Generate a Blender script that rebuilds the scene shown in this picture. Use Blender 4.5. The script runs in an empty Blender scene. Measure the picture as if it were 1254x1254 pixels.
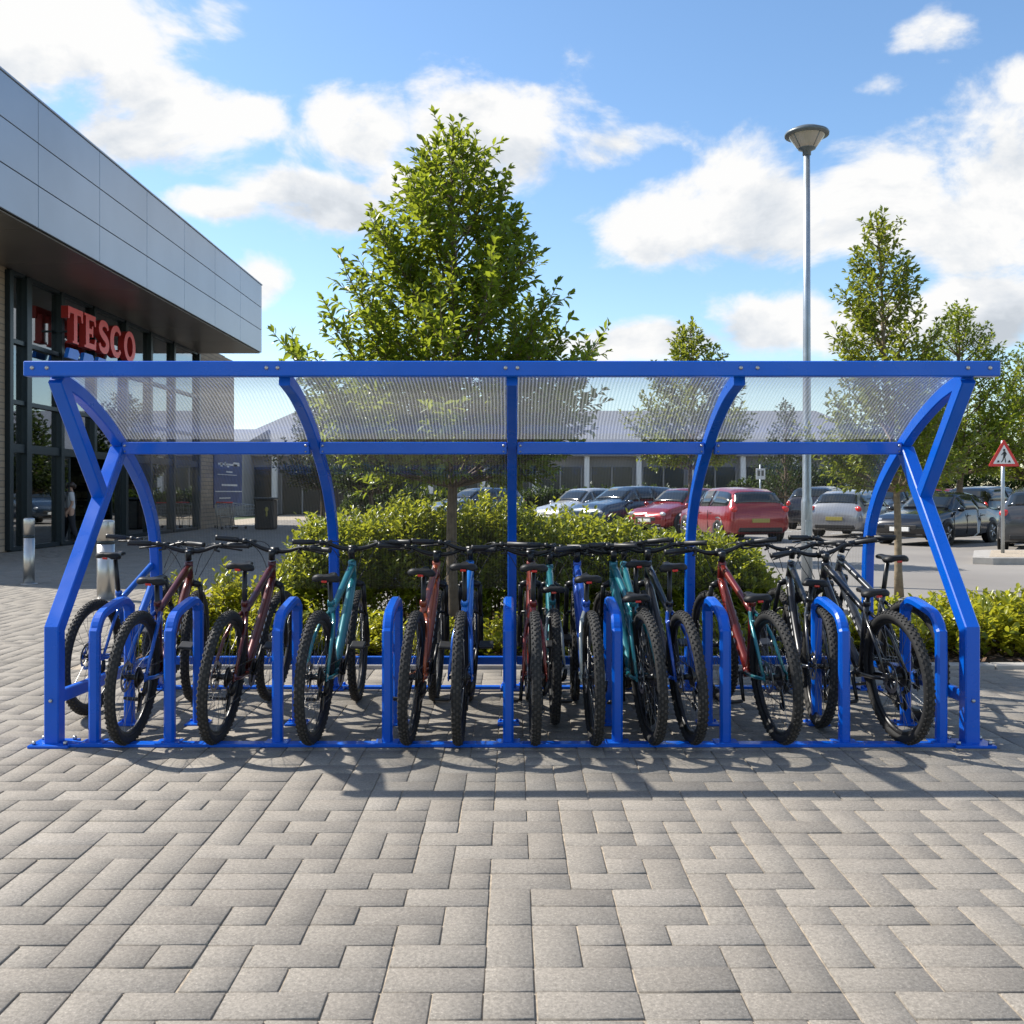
import bpy, bmesh, math, random
import numpy as np
from mathutils import Vector, Matrix, Euler

R = math.radians
random.seed(7)
rng = np.random.default_rng(11)
scene = bpy.context.scene
col = scene.collection
CAMY, CAMZ, F = -5.4, 1.38, 1210.0

def at(px, d, z=0.0):                       # where a sight line at column px of the photo stands at distance d
    return Vector(((px - 627) * d / F, CAMY + d, z))

# ------------------------------------------------------------------ helpers
def tag(o, label=None, cat=None, group=None, kind=None):
    if label: o['label'] = label
    if cat: o['category'] = cat
    if group: o['group'] = group
    if kind: o['kind'] = kind
    return o

def empty(name, loc=(0, 0, 0), rz=0.0):
    o = bpy.data.objects.new(name, None)
    o.empty_display_size = .2
    o.location = loc
    o.rotation_euler = (0, 0, rz)
    col.objects.link(o)
    return o

class MB:
    def __init__(s):
        s.v, s.f, s.m, s.sm = [], [], [], []
    def add(s, vs, fs, mat=0, smooth=False):
        b = len(s.v)
        s.v.extend([tuple(p) for p in vs])
        for f in fs:
            s.f.append([i + b for i in f]); s.m.append(mat); s.sm.append(smooth)
    def box(s, c, size, rot=None, mat=0, bev=0.0):
        x, y, z = [k / 2 for k in size]
        if bev:
            b = min(bev, x * .9, y * .9, z * .9)
            vs, fs = [], []
            idx = {}
            def vid(p):
                k = (round(p[0], 6), round(p[1], 6), round(p[2], 6))
                if k not in idx: idx[k] = len(vs); vs.append(Vector(p))
                return idx[k]
            S = (-1, 1)
            for sx in S:
                fs.append([vid((sx * x, a * (y - b), c_ * (z - b))) for a, c_ in ((-1, -1), (1, -1), (1, 1), (-1, 1))][::sx])
            for sy in S:
                fs.append([vid((a * (x - b), sy * y, c_ * (z - b))) for a, c_ in ((-1, -1), (-1, 1), (1, 1), (1, -1))][::sy])
            for sz in S:
                fs.append([vid((a * (x - b), c_ * (y - b), sz * z)) for a, c_ in ((-1, -1), (1, -1), (1, 1), (-1, 1))][::sz])
            for sx in S:
                for sy in S:
                    fs.append([vid((sx * x, sy * (y - b), -(z - b))), vid((sx * x, sy * (y - b), z - b)), vid((sx * (x - b), sy * y, z - b)), vid((sx * (x - b), sy * y, -(z - b)))][::-sx * sy])
                for sz in S:
                    fs.append([vid((sx * x, -(y - b), sz * (z - b))), vid((sx * x, y - b, sz * (z - b))), vid((sx * (x - b), y - b, sz * z)), vid((sx * (x - b), -(y - b), sz * z))][::sx * sz])
            for sy in S:
                for sz in S:
                    fs.append([vid((-(x - b), sy * y, sz * (z - b))), vid((x - b, sy * y, sz * (z - b))), vid((x - b, sy * (y - b), sz * z)), vid((-(x - b), sy * (y - b), sz * z))][::-sy * sz])
            for sx in S:
                for sy in S:
                    for sz in S:
                        fs.append([vid((sx * x, sy * (y - b), sz * (z - b))), vid((sx * (x - b), sy * y, sz * (z - b))), vid((sx * (x - b), sy * (y - b), sz * z))][::sx * sy * sz])
        else:
            vs = [Vector(p) for p in ((-x, -y, -z), (x, -y, -z), (x, y, -z), (-x, y, -z), (-x, -y, z), (x, -y, z), (x, y, z), (-x, y, z))]
            fs = [[0, 3, 2, 1], [4, 5, 6, 7], [0, 1, 5, 4], [1, 2, 6, 5], [2, 3, 7, 6], [3, 0, 4, 7]]
        if rot is not None: vs = [rot @ p for p in vs]
        s.add([p + Vector(c) for p in vs], fs, mat)
        return s
    def tube(s, pts, r, n=8, mat=0, caps=True, closed=False, up=None, smooth=True):
        pts = [Vector(p) for p in pts]
        N = len(pts)
        rr = r if isinstance(r, (list, tuple)) else [r] * N
        T = []
        for i in range(N):
            if closed: t = pts[(i + 1) % N] - pts[i - 1]
            elif i == 0: t = pts[1] - pts[0]
            elif i == N - 1: t = pts[-1] - pts[-2]
            else: t = (pts[i + 1] - pts[i]).normalized() + (pts[i] - pts[i - 1]).normalized()
            T.append(t.normalized())
        a = Vector(up) if up else (Vector((0, 0, 1)) if abs(T[0].z) < .9 else Vector((1, 0, 0)))
        u = (a - T[0] * a.dot(T[0])).normalized()
        vs, fs = [], []
        for i in range(N):
            u = (u - T[i] * u.dot(T[i])).normalized()
            w = T[i].cross(u)
            for k in range(n):
                q = 2 * math.pi * k / n
                vs.append(pts[i] + (u * math.cos(q) + w * math.sin(q)) * rr[i])
        for i in range(N if closed else N - 1):
            j = (i + 1) % N
            for k in range(n):
                l = (k + 1) % n
                fs.append([i * n + k, i * n + l, j * n + l, j * n + k])
        if caps and not closed:
            fs.append(list(range(n))[::-1]); fs.append([(N - 1) * n + k for k in range(n)])
        s.add(vs, fs, mat, smooth)
        return s
    def sweep(s, pts, w, h, side, mat=0, ch=.006):
        """box section swept along pts; w along 'side', h across; small chamfered corners, mitred joints"""
        pts = [Vector(p) for p in pts]; side = Vector(side).normalized()
        N = len(pts)
        a, b = w / 2, h / 2
        sec = [(a - ch, b), (a, b - ch), (a, -b + ch), (a - ch, -b), (-a + ch, -b), (-a, -b + ch), (-a, b - ch), (-a + ch, b)]
        vs, fs = [], []
        for i in range(N):
            if i == 0: t = (pts[1] - pts[0]).normalized(); k = 1
            elif i == N - 1: t = (pts[-1] - pts[-2]).normalized(); k = 1
            else:
                t0 = (pts[i] - pts[i - 1]).normalized(); t1 = (pts[i + 1] - pts[i]).normalized()
                t = (t0 + t1).normalized(); k = 1 / max(.5, t.dot(t0))
            nrm = side.cross(t).normalized()
            for x, y in sec: vs.append(pts[i] + side * x + nrm * y * k)
        n = 8
        for i in range(N - 1):
            for k in range(n):
                l = (k + 1) % n
                fs.append([i * n + k, (i + 1) * n + k, (i + 1) * n + l, i * n + l])
        fs.append(list(range(n))); fs.append([(N - 1) * n + k for k in range(n)][::-1])
        s.add(vs, fs, mat)
        return s
    def lathe(s, prof, c=(0, 0, 0), axis='z', n=24, mat=0, smooth=True):
        vs, fs = [], []
        for r, z in prof:
            for k in range(n):
                q = 2 * math.pi * k / n
                p = (r * math.cos(q), r * math.sin(q), z)
                if axis == 'x': p = (z, p[0], p[1])
                elif axis == 'y': p = (p[1], z, p[0])
                vs.append(Vector(p) + Vector(c))
        for i in range(len(prof) - 1):
            for k in range(n):
                l = (k + 1) % n
                fs.append([i * n + k, i * n + l, (i + 1) * n + l, (i + 1) * n + k])
        if prof[0][0] > 1e-6: fs.append(list(range(n))[::-1])
        if prof[-1][0] > 1e-6: fs.append([(len(prof) - 1) * n + k for k in range(n)])
        s.add(vs, fs, mat, smooth)
        return s
    def prism(s, poly, to3, depth, mat=0):
        """poly 2D outline, to3(u,v,w) maps to 3-D; extruded w 0..depth"""
        n = len(poly)
        vs = [to3(u, v, 0) for u, v in poly] + [to3(u, v, depth) for u, v in poly]
        fs = [list(range(n))[::-1], list(range(n, 2 * n))] + [[i, (i + 1) % n, n + (i + 1) % n, n + i] for i in range(n)]
        s.add(vs, fs, mat)
        return s
    def ellipsoid(s, c, r, nu=12, nv=8, mat=0, rot=None):
        vs, fs = [], []
        for i in range(nv + 1):
            a = math.pi * i / nv
            for k in range(nu):
                q = 2 * math.pi * k / nu
                p = Vector((r[0] * math.sin(a) * math.cos(q), r[1] * math.sin(a) * math.sin(q), r[2] * math.cos(a)))
                if rot is not None: p = rot @ p
                vs.append(p + Vector(c))
        for i in range(nv):
            for k in range(nu):
                l = (k + 1) % nu
                fs.append([i * nu + k, (i + 1) * nu + k, (i + 1) * nu + l, i * nu + l])
        s.add(vs, fs, mat, True)
        return s
    def build(s, name, mats, parent=None, fix=True):
        me = bpy.data.meshes.new(name)
        me.from_pydata([tuple(p) for p in s.v], [], s.f)
        if not isinstance(mats, (list, tuple)): mats = [mats]
        for m in mats: me.materials.append(m)
        me.polygons.foreach_set('material_index', s.m)
        me.polygons.foreach_set('use_smooth', s.sm)
        if fix:
            bm = bmesh.new(); bm.from_mesh(me)
            bmesh.ops.recalc_face_normals(bm, faces=bm.faces)
            bm.to_mesh(me); bm.free()
        me.update()
        o = bpy.data.objects.new(name, me)
        col.objects.link(o)
        if parent: o.parent = parent
        return o

def np_mesh(name, V, Fq, mats, parent=None, smooth=False):
    """V (n,3); Fq list of (k, faces (m,k)) blocks"""
    me = bpy.data.meshes.new(name)
    me.vertices.add(len(V)); me.vertices.foreach_set('co', np.ascontiguousarray(V, dtype=np.float32).ravel())
    loops = np.concatenate([f.ravel() for f in Fq]).astype(np.int32)
    tot = np.concatenate([np.full(len(f), f.shape[1]) for f in Fq]).astype(np.int32)
    st = np.concatenate([[0], np.cumsum(tot)[:-1]]).astype(np.int32)
    me.loops.add(len(loops)); me.loops.foreach_set('vertex_index', loops)
    me.polygons.add(len(tot)); me.polygons.foreach_set('loop_start', st); me.polygons.foreach_set('loop_total', tot)
    if not isinstance(mats, (list, tuple)): mats = [mats]
    for m in mats: me.materials.append(m)
    if smooth: me.polygons.foreach_set('use_smooth', np.ones(len(tot), dtype=bool))
    me.update(calc_edges=True); me.validate()
    o = bpy.data.objects.new(name, me); col.objects.link(o)
    if parent: o.parent = parent
    return o

# ------------------------------------------------------------------ materials
def nodes_of(name):
    m = bpy.data.materials.new(name); m.use_nodes = True
    nt = m.node_tree
    return m, nt, nt.nodes['Principled BSDF'], nt.nodes['Material Output']

def simple(name, c, rough=.5, metal=0.0, coat=0.0, var=.06, scale=8.0, bump=0.0, bscale=60.0, spec=.5):
    m, nt, b, out = nodes_of(name)
    b.inputs['Roughness'].default_value = rough
    b.inputs['Metallic'].default_value = metal
    b.inputs['Coat Weight'].default_value = coat
    b.inputs['Coat Roughness'].default_value = .08
    b.inputs['Specular IOR Level'].default_value = spec
    tc = nt.nodes.new('ShaderNodeTexCoord')
    n = nt.nodes.new('ShaderNodeTexNoise'); n.inputs['Scale'].default_value = scale; n.inputs['Detail'].default_value = 4
    nt.links.new(tc.outputs['Object'], n.inputs['Vector'])
    r = nt.nodes.new('ShaderNodeValToRGB')
    r.color_ramp.elements[0].position = .3; r.color_ramp.elements[1].position = .7
    r.color_ramp.elements[0].color = tuple(max(0, k * (1 - var)) for k in c) + (1,)
    r.color_ramp.elements[1].color = tuple(min(1, k * (1 + var)) for k in c) + (1,)
    nt.links.new(n.outputs['Fac'], r.inputs['Fac']); nt.links.new(r.outputs['Color'], b.inputs['Base Color'])
    if bump:
        n2 = nt.nodes.new('ShaderNodeTexNoise'); n2.inputs['Scale'].default_value = bscale; n2.inputs['Detail'].default_value = 5
        nt.links.new(tc.outputs['Object'], n2.inputs['Vector'])
        bp = nt.nodes.new('ShaderNodeBump'); bp.inputs['Strength'].default_value = bump; bp.inputs['Distance'].default_value = .01
        nt.links.new(n2.outputs['Fac'], bp.inputs['Height']); nt.links.new(bp.outputs['Normal'], b.inputs['Normal'])
    return m

def leaf_mat(name, dark, light, trans, tw=.45, rough=.42):
    m, nt, b, out = nodes_of(name)
    g = nt.nodes.new('ShaderNodeNewGeometry')
    r = nt.nodes.new('ShaderNodeValToRGB')
    r.color_ramp.elements[0].color = dark + (1,); r.color_ramp.elements[1].color = light + (1,)
    nt.links.new(g.outputs['Random Per Island'], r.inputs['Fac'])
    nt.links.new(r.outputs['Color'], b.inputs['Base Color'])
    b.inputs['Roughness'].default_value = rough
    b.inputs['Specular IOR Level'].default_value = .45
    t = nt.nodes.new('ShaderNodeBsdfTranslucent')
    mx = nt.nodes.new('ShaderNodeMix'); mx.data_type = 'RGBA'
    mx.inputs['Factor'].default_value = .6
    mx.inputs['B'].default_value = trans + (1,)
    nt.links.new(r.outputs['Color'], mx.inputs['A'])
    nt.links.new(mx.outputs['Result'], t.inputs['Color'])
    ms = nt.nodes.new('ShaderNodeMixShader'); ms.inputs[0].default_value = tw
    nt.links.new(b.outputs[0], ms.inputs[1]); nt.links.new(t.outputs[0], ms.inputs[2])
    nt.links.new(ms.outputs[0], out.inputs['Surface'])
    return m

def paver_mat():
    m, nt, b, out = nodes_of('paving blocks')
    L = nt.links
    g = nt.nodes.new('ShaderNodeNewGeometry'); tc = nt.nodes.new('ShaderNodeTexCoord')
    r = nt.nodes.new('ShaderNodeValToRGB')
    e = r.color_ramp.elements
    e[0].color = (.222, .199, .169, 1); e[1].color = (.282, .255, .219, 1)
    x = e.new(.5); x.color = (.243, .219, .186, 1)
    x = e.new(.93); x.color = (.253, .228, .194, 1)
    L.new(g.outputs['Random Per Island'], r.inputs['Fac'])
    n1 = nt.nodes.new('ShaderNodeTexNoise'); n1.inputs['Scale'].default_value = 78; n1.inputs['Detail'].default_value = 6; n1.inputs['Roughness'].default_value = .85
    n2 = nt.nodes.new('ShaderNodeTexNoise'); n2.inputs['Scale'].default_value = 1.3; n2.inputs['Detail'].default_value = 6
    n3 = nt.nodes.new('ShaderNodeTexVoronoi'); n3.inputs['Scale'].default_value = 95
    n4 = nt.nodes.new('ShaderNodeTexNoise'); n4.inputs['Scale'].default_value = 11; n4.inputs['Detail'].default_value = 5
    for n in (n1, n2, n3, n4): L.new(tc.outputs['Object'], n.inputs['Vector'])
    def mr(src, a, b_, lo, hi):
        k = nt.nodes.new('ShaderNodeMapRange'); k.inputs[1].default_value = a; k.inputs[2].default_value = b_
        k.inputs[3].default_value = lo; k.inputs[4].default_value = hi
        L.new(src, k.inputs[0]); return k.outputs[0]
    def mul(a, b_):
        k = nt.nodes.new('ShaderNodeMath'); k.operation = 'MULTIPLY'; L.new(a, k.inputs[0]); L.new(b_, k.inputs[1]); return k.outputs[0]
    v = mul(mul(mul(mr(n1.outputs['Fac'], .34, .66, .6, 1.38), mr(n2.outputs['Fac'], .3, .7, .93, 1.06)), mr(n3.outputs['Distance'], 0, .3, 1.45, .95)), mr(n4.outputs['Fac'], .3, .7, .93, 1.05))
    vm = nt.nodes.new('ShaderNodeVectorMath'); vm.operation = 'SCALE'
    L.new(r.outputs['Color'], vm.inputs[0]); L.new(v, vm.inputs['Scale']); L.new(vm.outputs[0], b.inputs['Base Color'])
    b.inputs['Roughness'].default_value = .82; b.inputs['Specular IOR Level'].default_value = .3
    bp = nt.nodes.new('ShaderNodeBump'); bp.inputs['Strength'].default_value = .55; bp.inputs['Distance'].default_value = .004
    L.new(n1.outputs['Fac'], bp.inputs['Height']); L.new(bp.outputs['Normal'], b.inputs['Normal'])
    return m

def asphalt_mat():
    m, nt, b, out = nodes_of('worn asphalt')
    L = nt.links
    tc = nt.nodes.new('ShaderNodeTexCoord')
    n1 = nt.nodes.new('ShaderNodeTexNoise'); n1.inputs['Scale'].default_value = .35; n1.inputs['Detail'].default_value = 8
    n2 = nt.nodes.new('ShaderNodeTexNoise'); n2.inputs['Scale'].default_value = 60; n2.inputs['Detail'].default_value = 4
    mx = nt.nodes.new('ShaderNodeMath'); mx.operation = 'MULTIPLY_ADD'; mx.inputs[1].default_value = .35
    for n in (n1, n2): L.new(tc.outputs['Object'], n.inputs['Vector'])
    L.new(n2.outputs['Fac'], mx.inputs[0]); L.new(n1.outputs['Fac'], mx.inputs[2])
    r = nt.nodes.new('ShaderNodeValToRGB'); r.color_ramp.elements[0].position = .4; r.color_ramp.elements[1].position = .9
    r.color_ramp.elements[0].color = (.17, .155, .14, 1); r.color_ramp.elements[1].color = (.25, .23, .205, 1)
    L.new(mx.outputs[0], r.inputs['Fac']); L.new(r.outputs['Color'], b.inputs['Base Color'])
    b.inputs['Roughness'].default_value = .85
    return m

def brick_mat():
    m, nt, b, out = nodes_of('buff brick')
    L = nt.links
    tc = nt.nodes.new('ShaderNodeTexCoord'); mp = nt.nodes.new('ShaderNodeMapping')
    sx = nt.nodes.new('ShaderNodeSeparateXYZ'); cx = nt.nodes.new('ShaderNodeCombineXYZ'); ad = nt.nodes.new('ShaderNodeMath')
    L.new(tc.outputs['Object'], sx.inputs[0]); L.new(sx.outputs[0], ad.inputs[0]); L.new(sx.outputs[1], ad.inputs[1])
    L.new(ad.outputs[0], cx.inputs[0]); L.new(sx.outputs[2], cx.inputs[1])
    br = nt.nodes.new('ShaderNodeTexBrick')
    br.inputs['Color1'].default_value = (.30, .225, .155, 1); br.inputs['Color2'].default_value = (.37, .285, .20, 1)
    br.inputs['Mortar'].default_value = (.19, .155, .12, 1)
    br.inputs['Scale'].default_value = 1; br.inputs['Brick Width'].default_value = .6; br.inputs['Row Height'].default_value = .15
    br.inputs['Mortar Size'].default_value = .014
    L.new(cx.outputs[0], br.inputs['Vector']); L.new(br.outputs['Color'], b.inputs['Base Color'])
    b.inputs['Roughness'].default_value = .85
    bp = nt.nodes.new('ShaderNodeBump'); bp.inputs['Strength'].default_value = .5; bp.inputs['Distance'].default_value = .01; bp.invert = True
    L.new(br.outputs['Fac'], bp.inputs['Height']); L.new(bp.outputs['Normal'], b.inputs['Normal'])
    return m

def glass_mat(name, tint, refl=.06, rough=.02, milky=0.0, ribs=False, lo=.80, hi=.98):
    m = bpy.data.materials.new(name); m.use_nodes = True
    nt = m.node_tree; nt.nodes.clear(); L = nt.links
    out = nt.nodes.new('ShaderNodeOutputMaterial')
    tr = nt.nodes.new('ShaderNodeBsdfTransparent'); tr.inputs[0].default_value = tint + (1,)
    gl = nt.nodes.new('ShaderNodeBsdfGlossy'); gl.inputs['Roughness'].default_value = rough
    lw = nt.nodes.new('ShaderNodeLayerWeight'); lw.inputs['Blend'].default_value = .5
    fr = nt.nodes.new('ShaderNodeMath'); fr.operation = 'POWER'; fr.inputs[1].default_value = 4.0
    L.new(lw.outputs['Facing'], fr.inputs[0])
    base = tr.outputs[0]
    tc = nt.nodes.new('ShaderNodeTexCoord')
    if milky:
        df = nt.nodes.new('ShaderNodeBsdfDiffuse'); df.inputs[0].default_value = (.8, .82, .84, 1)
        tl = nt.nodes.new('ShaderNodeBsdfTranslucent'); tl.inputs[0].default_value = (.8, .82, .84, 1)
        a = nt.nodes.new('ShaderNodeMixShader'); a.inputs[0].default_value = .6
        L.new(df.outputs[0], a.inputs[1]); L.new(tl.outputs[0], a.inputs[2])
        mm = nt.nodes.new('ShaderNodeMixShader')
        if ribs:
            sp = nt.nodes.new('ShaderNodeSeparateXYZ'); L.new(tc.outputs['Object'], sp.inputs[0])
            nz = nt.nodes.new('ShaderNodeTexNoise'); nz.inputs['Scale'].default_value = 3.5; nz.inputs['Detail'].default_value = 3
            L.new(tc.outputs['Object'], nz.inputs['Vector'])
            w1 = nt.nodes.new('ShaderNodeMath'); w1.operation = 'MULTIPLY_ADD'; w1.inputs[1].default_value = 2 * math.pi / .0205
            L.new(sp.outputs[0], w1.inputs[0])
            w0 = nt.nodes.new('ShaderNodeMath'); w0.operation = 'MULTIPLY'; w0.inputs[1].default_value = 5.0
            L.new(nz.outputs['Fac'], w0.inputs[0]); L.new(w0.outputs[0], w1.inputs[2])
            w2 = nt.nodes.new('ShaderNodeMath'); w2.operation = 'SINE'; L.new(w1.outputs[0], w2.inputs[0])
            rp = nt.nodes.new('ShaderNodeMapRange'); rp.inputs[1].default_value = -.2; rp.inputs[2].default_value = 1
            rp.inputs[3].default_value = milky * .5; rp.inputs[4].default_value = min(1, milky * 1.7)
            L.new(w2.outputs[0], rp.inputs[0]); L.new(rp.outputs[0], mm.inputs[0])
            tcol = nt.nodes.new('ShaderNodeMapRange'); tcol.inputs[1].default_value = -1; tcol.inputs[2].default_value = .6
            tcol.inputs[3].default_value = lo; tcol.inputs[4].default_value = hi
            L.new(w2.outputs[0], tcol.inputs[0]); L.new(tcol.outputs[0], tr.inputs[0])
            bp = nt.nodes.new('ShaderNodeBump'); bp.inputs['Strength'].default_value = .25; bp.inputs['Distance'].default_value = .004
            L.new(w2.outputs[0], bp.inputs['Height']); L.new(bp.outputs[0], gl.inputs['Normal'])
        else:
            mm.inputs[0].default_value = milky
        L.new(base, mm.inputs[1]); L.new(a.outputs[0], mm.inputs[2]); base = mm.outputs[0]
    mx = nt.nodes.new('ShaderNodeMixShader')
    ad = nt.nodes.new('ShaderNodeMath'); ad.operation = 'ADD'; ad.use_clamp = True; ad.inputs[1].default_value = refl
    L.new(fr.outputs[0], ad.inputs[0]); L.new(ad.outputs[0], mx.inputs[0])
    L.new(base, mx.inputs[1]); L.new(gl.outputs[0], mx.inputs[2]); L.new(mx.outputs[0], out.inputs['Surface'])
    return m

M = {}
M['blue'] = simple('blue powder coat', (.0, .100, .56), .3, 0, .18, .05, 5, .05, 200, .35)
def wear(m):
    nt = m.node_tree; b = nt.nodes['Principled BSDF']; L = nt.links
    tc = nt.nodes.new('ShaderNodeTexCoord')
    a = nt.nodes.new('ShaderNodeTexNoise'); a.inputs['Scale'].default_value = 3; a.inputs['Detail'].default_value = 7
    c = nt.nodes.new('ShaderNodeTexNoise'); c.inputs['Scale'].default_value = 34; c.inputs['Detail'].default_value = 4; c.inputs['Roughness'].default_value = .7
    L.new(tc.outputs['Object'], a.inputs['Vector']); L.new(tc.outputs['Object'], c.inputs['Vector'])
    r = nt.nodes.new('ShaderNodeMapRange'); r.inputs[1].default_value = .3; r.inputs[2].default_value = .7; r.inputs[3].default_value = .2; r.inputs[4].default_value = .46
    L.new(a.outputs['Fac'], r.inputs[0]); L.new(r.outputs[0], b.inputs['Roughness'])
    k = nt.nodes.new('ShaderNodeMapRange'); k.inputs[1].default_value = .70; k.inputs[2].default_value = .74
    L.new(c.outputs['Fac'], k.inputs[0])
    mx = nt.nodes.new('ShaderNodeMix'); mx.data_type = 'RGBA'; mx.inputs['B'].default_value = (.16, .17, .19, 1)
    src = b.inputs['Base Color'].links[0].from_socket
    L.new(k.outputs[0], mx.inputs['Factor']); L.new(src, mx.inputs['A']); L.new(mx.outputs['Result'], b.inputs['Base Color'])
wear(M['blue'])
M['steel'] = simple('stainless steel', (.50, .49, .47), .36, 1, 0, .05, 4)
M['galv'] = simple('galvanised steel', (.36, .40, .44), .42, .75, 0, .1, 9)
M['roof_poly'] = glass_mat('ribbed polycarbonate', (.9, .92, .93), .02, .08, .15, True)
M['rear_poly'] = glass_mat('faintly ribbed clear polycarbonate', (.95, .96, .96), .005, .03, .010, True, .92, .99)
M['clear_poly'] = glass_mat('clear polycarbonate', (.955, .965, .965), .006, .03, 0.0, False)
M['rubber'] = simple('tyre rubber', (.014, .0135, .013), .75, 0, 0, .3, 14, .1, 90)
M['tread'] = simple('dusty tread rubber', (.042, .038, .034), .85, 0, 0, .45, 22)
M['blackmetal'] = simple('black anodised', (.013, .013, .014), .34, .3, 0, .2)
M['blackplastic'] = simple('black plastic', (.016, .016, .017), .48, 0, 0, .2)
M['saddle'] = simple('saddle vinyl', (.011, .0105, .011), .5, 0, 0, .15, 20, .12, 160, .3)
M['spoke'] = simple('spoke wire', (.22, .22, .22), .35, 1)
M['chain'] = simple('oily chain steel', (.09, .085, .08), .38, 1, 0, .25, 40)
M['disc'] = simple('brake disc steel', (.38, .37, .36), .3, 1)
M['red_light'] = simple('red reflector', (.55, .015, .01), .2, 0, .5)
M['decal'] = simple('pale decal', (.6, .6, .6), .4)
for k, c in dict(bike_blue=(.004, .10, .46), maroon=(.085, .008, .005), teal=(.014, .155, .185), orange=(.26, .05, .014), sky=(.008, .17, .6), red=(.15, .012, .007),
                 silver=(.33, .36, .34), black=(.014, .014, .016), graphite=(.04, .043, .05), cobalt=(.006, .06, .35)).items():
    M['f_' + k] = simple('frame paint ' + k, c, .28, .25, .6, .08, 6)
M['paver'] = paver_mat()
M['sand'] = simple('jointing sand', (.36, .30, .225), .95, 0, 0, .35, 30, .3, 150)
M['asphalt'] = asphalt_mat()
M['earth'] = simple('ground grass', (.06, .085, .03), .9, 0, 0, .3, .4)
M['soil'] = simple('dark soil', (.05, .033, .022), .95, 0, 0, .4, 9, .6, 40)
M['mulch'] = leaf_mat('bark chips', (.05, .028, .017), (.19, .115, .07), (.1, .05, .03), .02, .9)
M['kerb'] = simple('concrete kerb', (.34, .32, .29), .85, 0, 0, .15, 6, .2, 90)
M['white'] = simple('white paint', (.72, .72, .70), .5, 0, 0, .06)
M['brick'] = brick_mat()
M['clad'] = simple('grey metal cladding', (.33, .37, .425), .30, .65, 0, .07, .5)
M['soffit'] = simple('dark soffit panel', (.20, .17, .145), .35, .2, 0, .12, .6)
M['frame'] = simple('dark window frame', (.018, .028, .034), .35, .3)
M['shop_glass'] = glass_mat('shop glass', (.45, .54, .56), .32, .01)
M['shopwall'] = simple('shop interior', (.055, .05, .045), .8)
M['shopfloor'] = simple('shop floor tile', (.16, .15, .14), .3)
M['shelf'] = simple('stocked shelving', (.2, .15, .08), .7, 0, 0, .8, 3)
M['letter_red'] = simple('red sign acrylic', (.85, .085, .065), .4)
M['letter_side'] = simple('dark red sign return', (.42, .025, .02), .45)
M['sign_blue'] = simple('blue sign acrylic', (.03, .20, .75), .35)
M['poster'] = simple('navy poster', (.02, .05, .17), .5, 0, 0, .25, 2)
M['roofsheet'] = simple('grey roof sheet', (.20, .21, .235), .55, .1, 0, .06, .3)
M['render_wall'] = simple('grey render wall', (.25, .25, .245), .8)
M['farglass'] = simple('far dark glazing', (.02, .03, .033), .15)
M['bark'] = simple('tree bark', (.13, .095, .062), .9, 0, 0, .3, 18, .5, 60)
M['timber'] = simple('pale young bark', (.20, .155, .10), .9, 0, 0, .25, 20, .4, 60)
M['leaf'] = leaf_mat('tree leaf', (.04, .088, .012), (.125, .19, .02), (.52, .58, .04), .48, .34)
M['leaf2'] = leaf_mat('bright tree leaf', (.05, .10, .013), (.145, .20, .022), (.48, .50, .045), .46, .36)
M['leafdark'] = leaf_mat('dark far leaf', (.016, .036, .010), (.04, .07, .016), (.14, .2, .03), .3)
M['hedge'] = leaf_mat('hedge leaf', (.07, .12, .012), (.24, .27, .025), (.62, .62, .04), .46, .3)
M['shrub'] = leaf_mat('yellow green shrub leaf', (.09, .14, .014), (.32, .32, .028), (.68, .64, .045), .46, .3)
M['carglass'] = simple('car window', (.012, .016, .018), .06, 0, 0, .1, 3, 0, 60, .8)
M['headlight'] = simple('headlamp lens', (.55, .56, .58), .08, .3, .5)
M['plate_y'] = simple('yellow number plate', (.32, .27, .06), .5)
M['plate_w'] = simple('white number plate', (.7, .7, .68), .5)
M['alloy'] = simple('alloy wheel', (.38, .38, .39), .35, .8)
for k, c in dict(carred=(.27, .018, .02), carblue=(.035, .06, .10), carsilver=(.30, .31, .33), carblack=(.010, .011, .014), cargrey=(.055, .058, .063), carpale=(.46, .47, .48), cardark=(.022, .022, .032)).items():
    M[k] = simple('car paint ' + k[3:], c, .22, .35, .8, .03, 1)
M['lampglass'] = simple('lamp diffuser', (.42, .37, .31), .2, 0, .3)
M['lampgrey'] = simple('lamp canopy grey', (.13, .15, .16), .4, .4)
M['sign_red'] = simple('red sign border', (.6, .03, .025), .4)
M['sign_black'] = simple('black pictogram', (.012, .012, .012), .5)
M['skin'] = simple('skin', (.45, .26, .18), .5)
M['hair'] = simple('brown hair', (.04, .022, .014), .5)
M['top_white'] = simple('pale top cloth', (.55, .54, .54), .8)
M['trousers'] = simple('dark trouser cloth', (.018, .018, .024), .8)
M['bag'] = simple('dark bag strap', (.03, .025, .025), .6)

# ------------------------------------------------------------------ camera, world, sun
cam = bpy.data.cameras.new('camera'); camo = bpy.data.objects.new('camera', cam); col.objects.link(camo)
cam.sensor_width = 36; cam.lens = 36 * F / 1254; cam.shift_y = -24 / 1254
cam.clip_start = .1; cam.clip_end = 3000
camo.location = (0, CAMY, CAMZ); camo.rotation_euler = (R(90), 0, 0)
cam.dof.use_dof = True; cam.dof.focus_distance = 5.9; cam.dof.aperture_fstop = 10
scene.camera = camo

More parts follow.
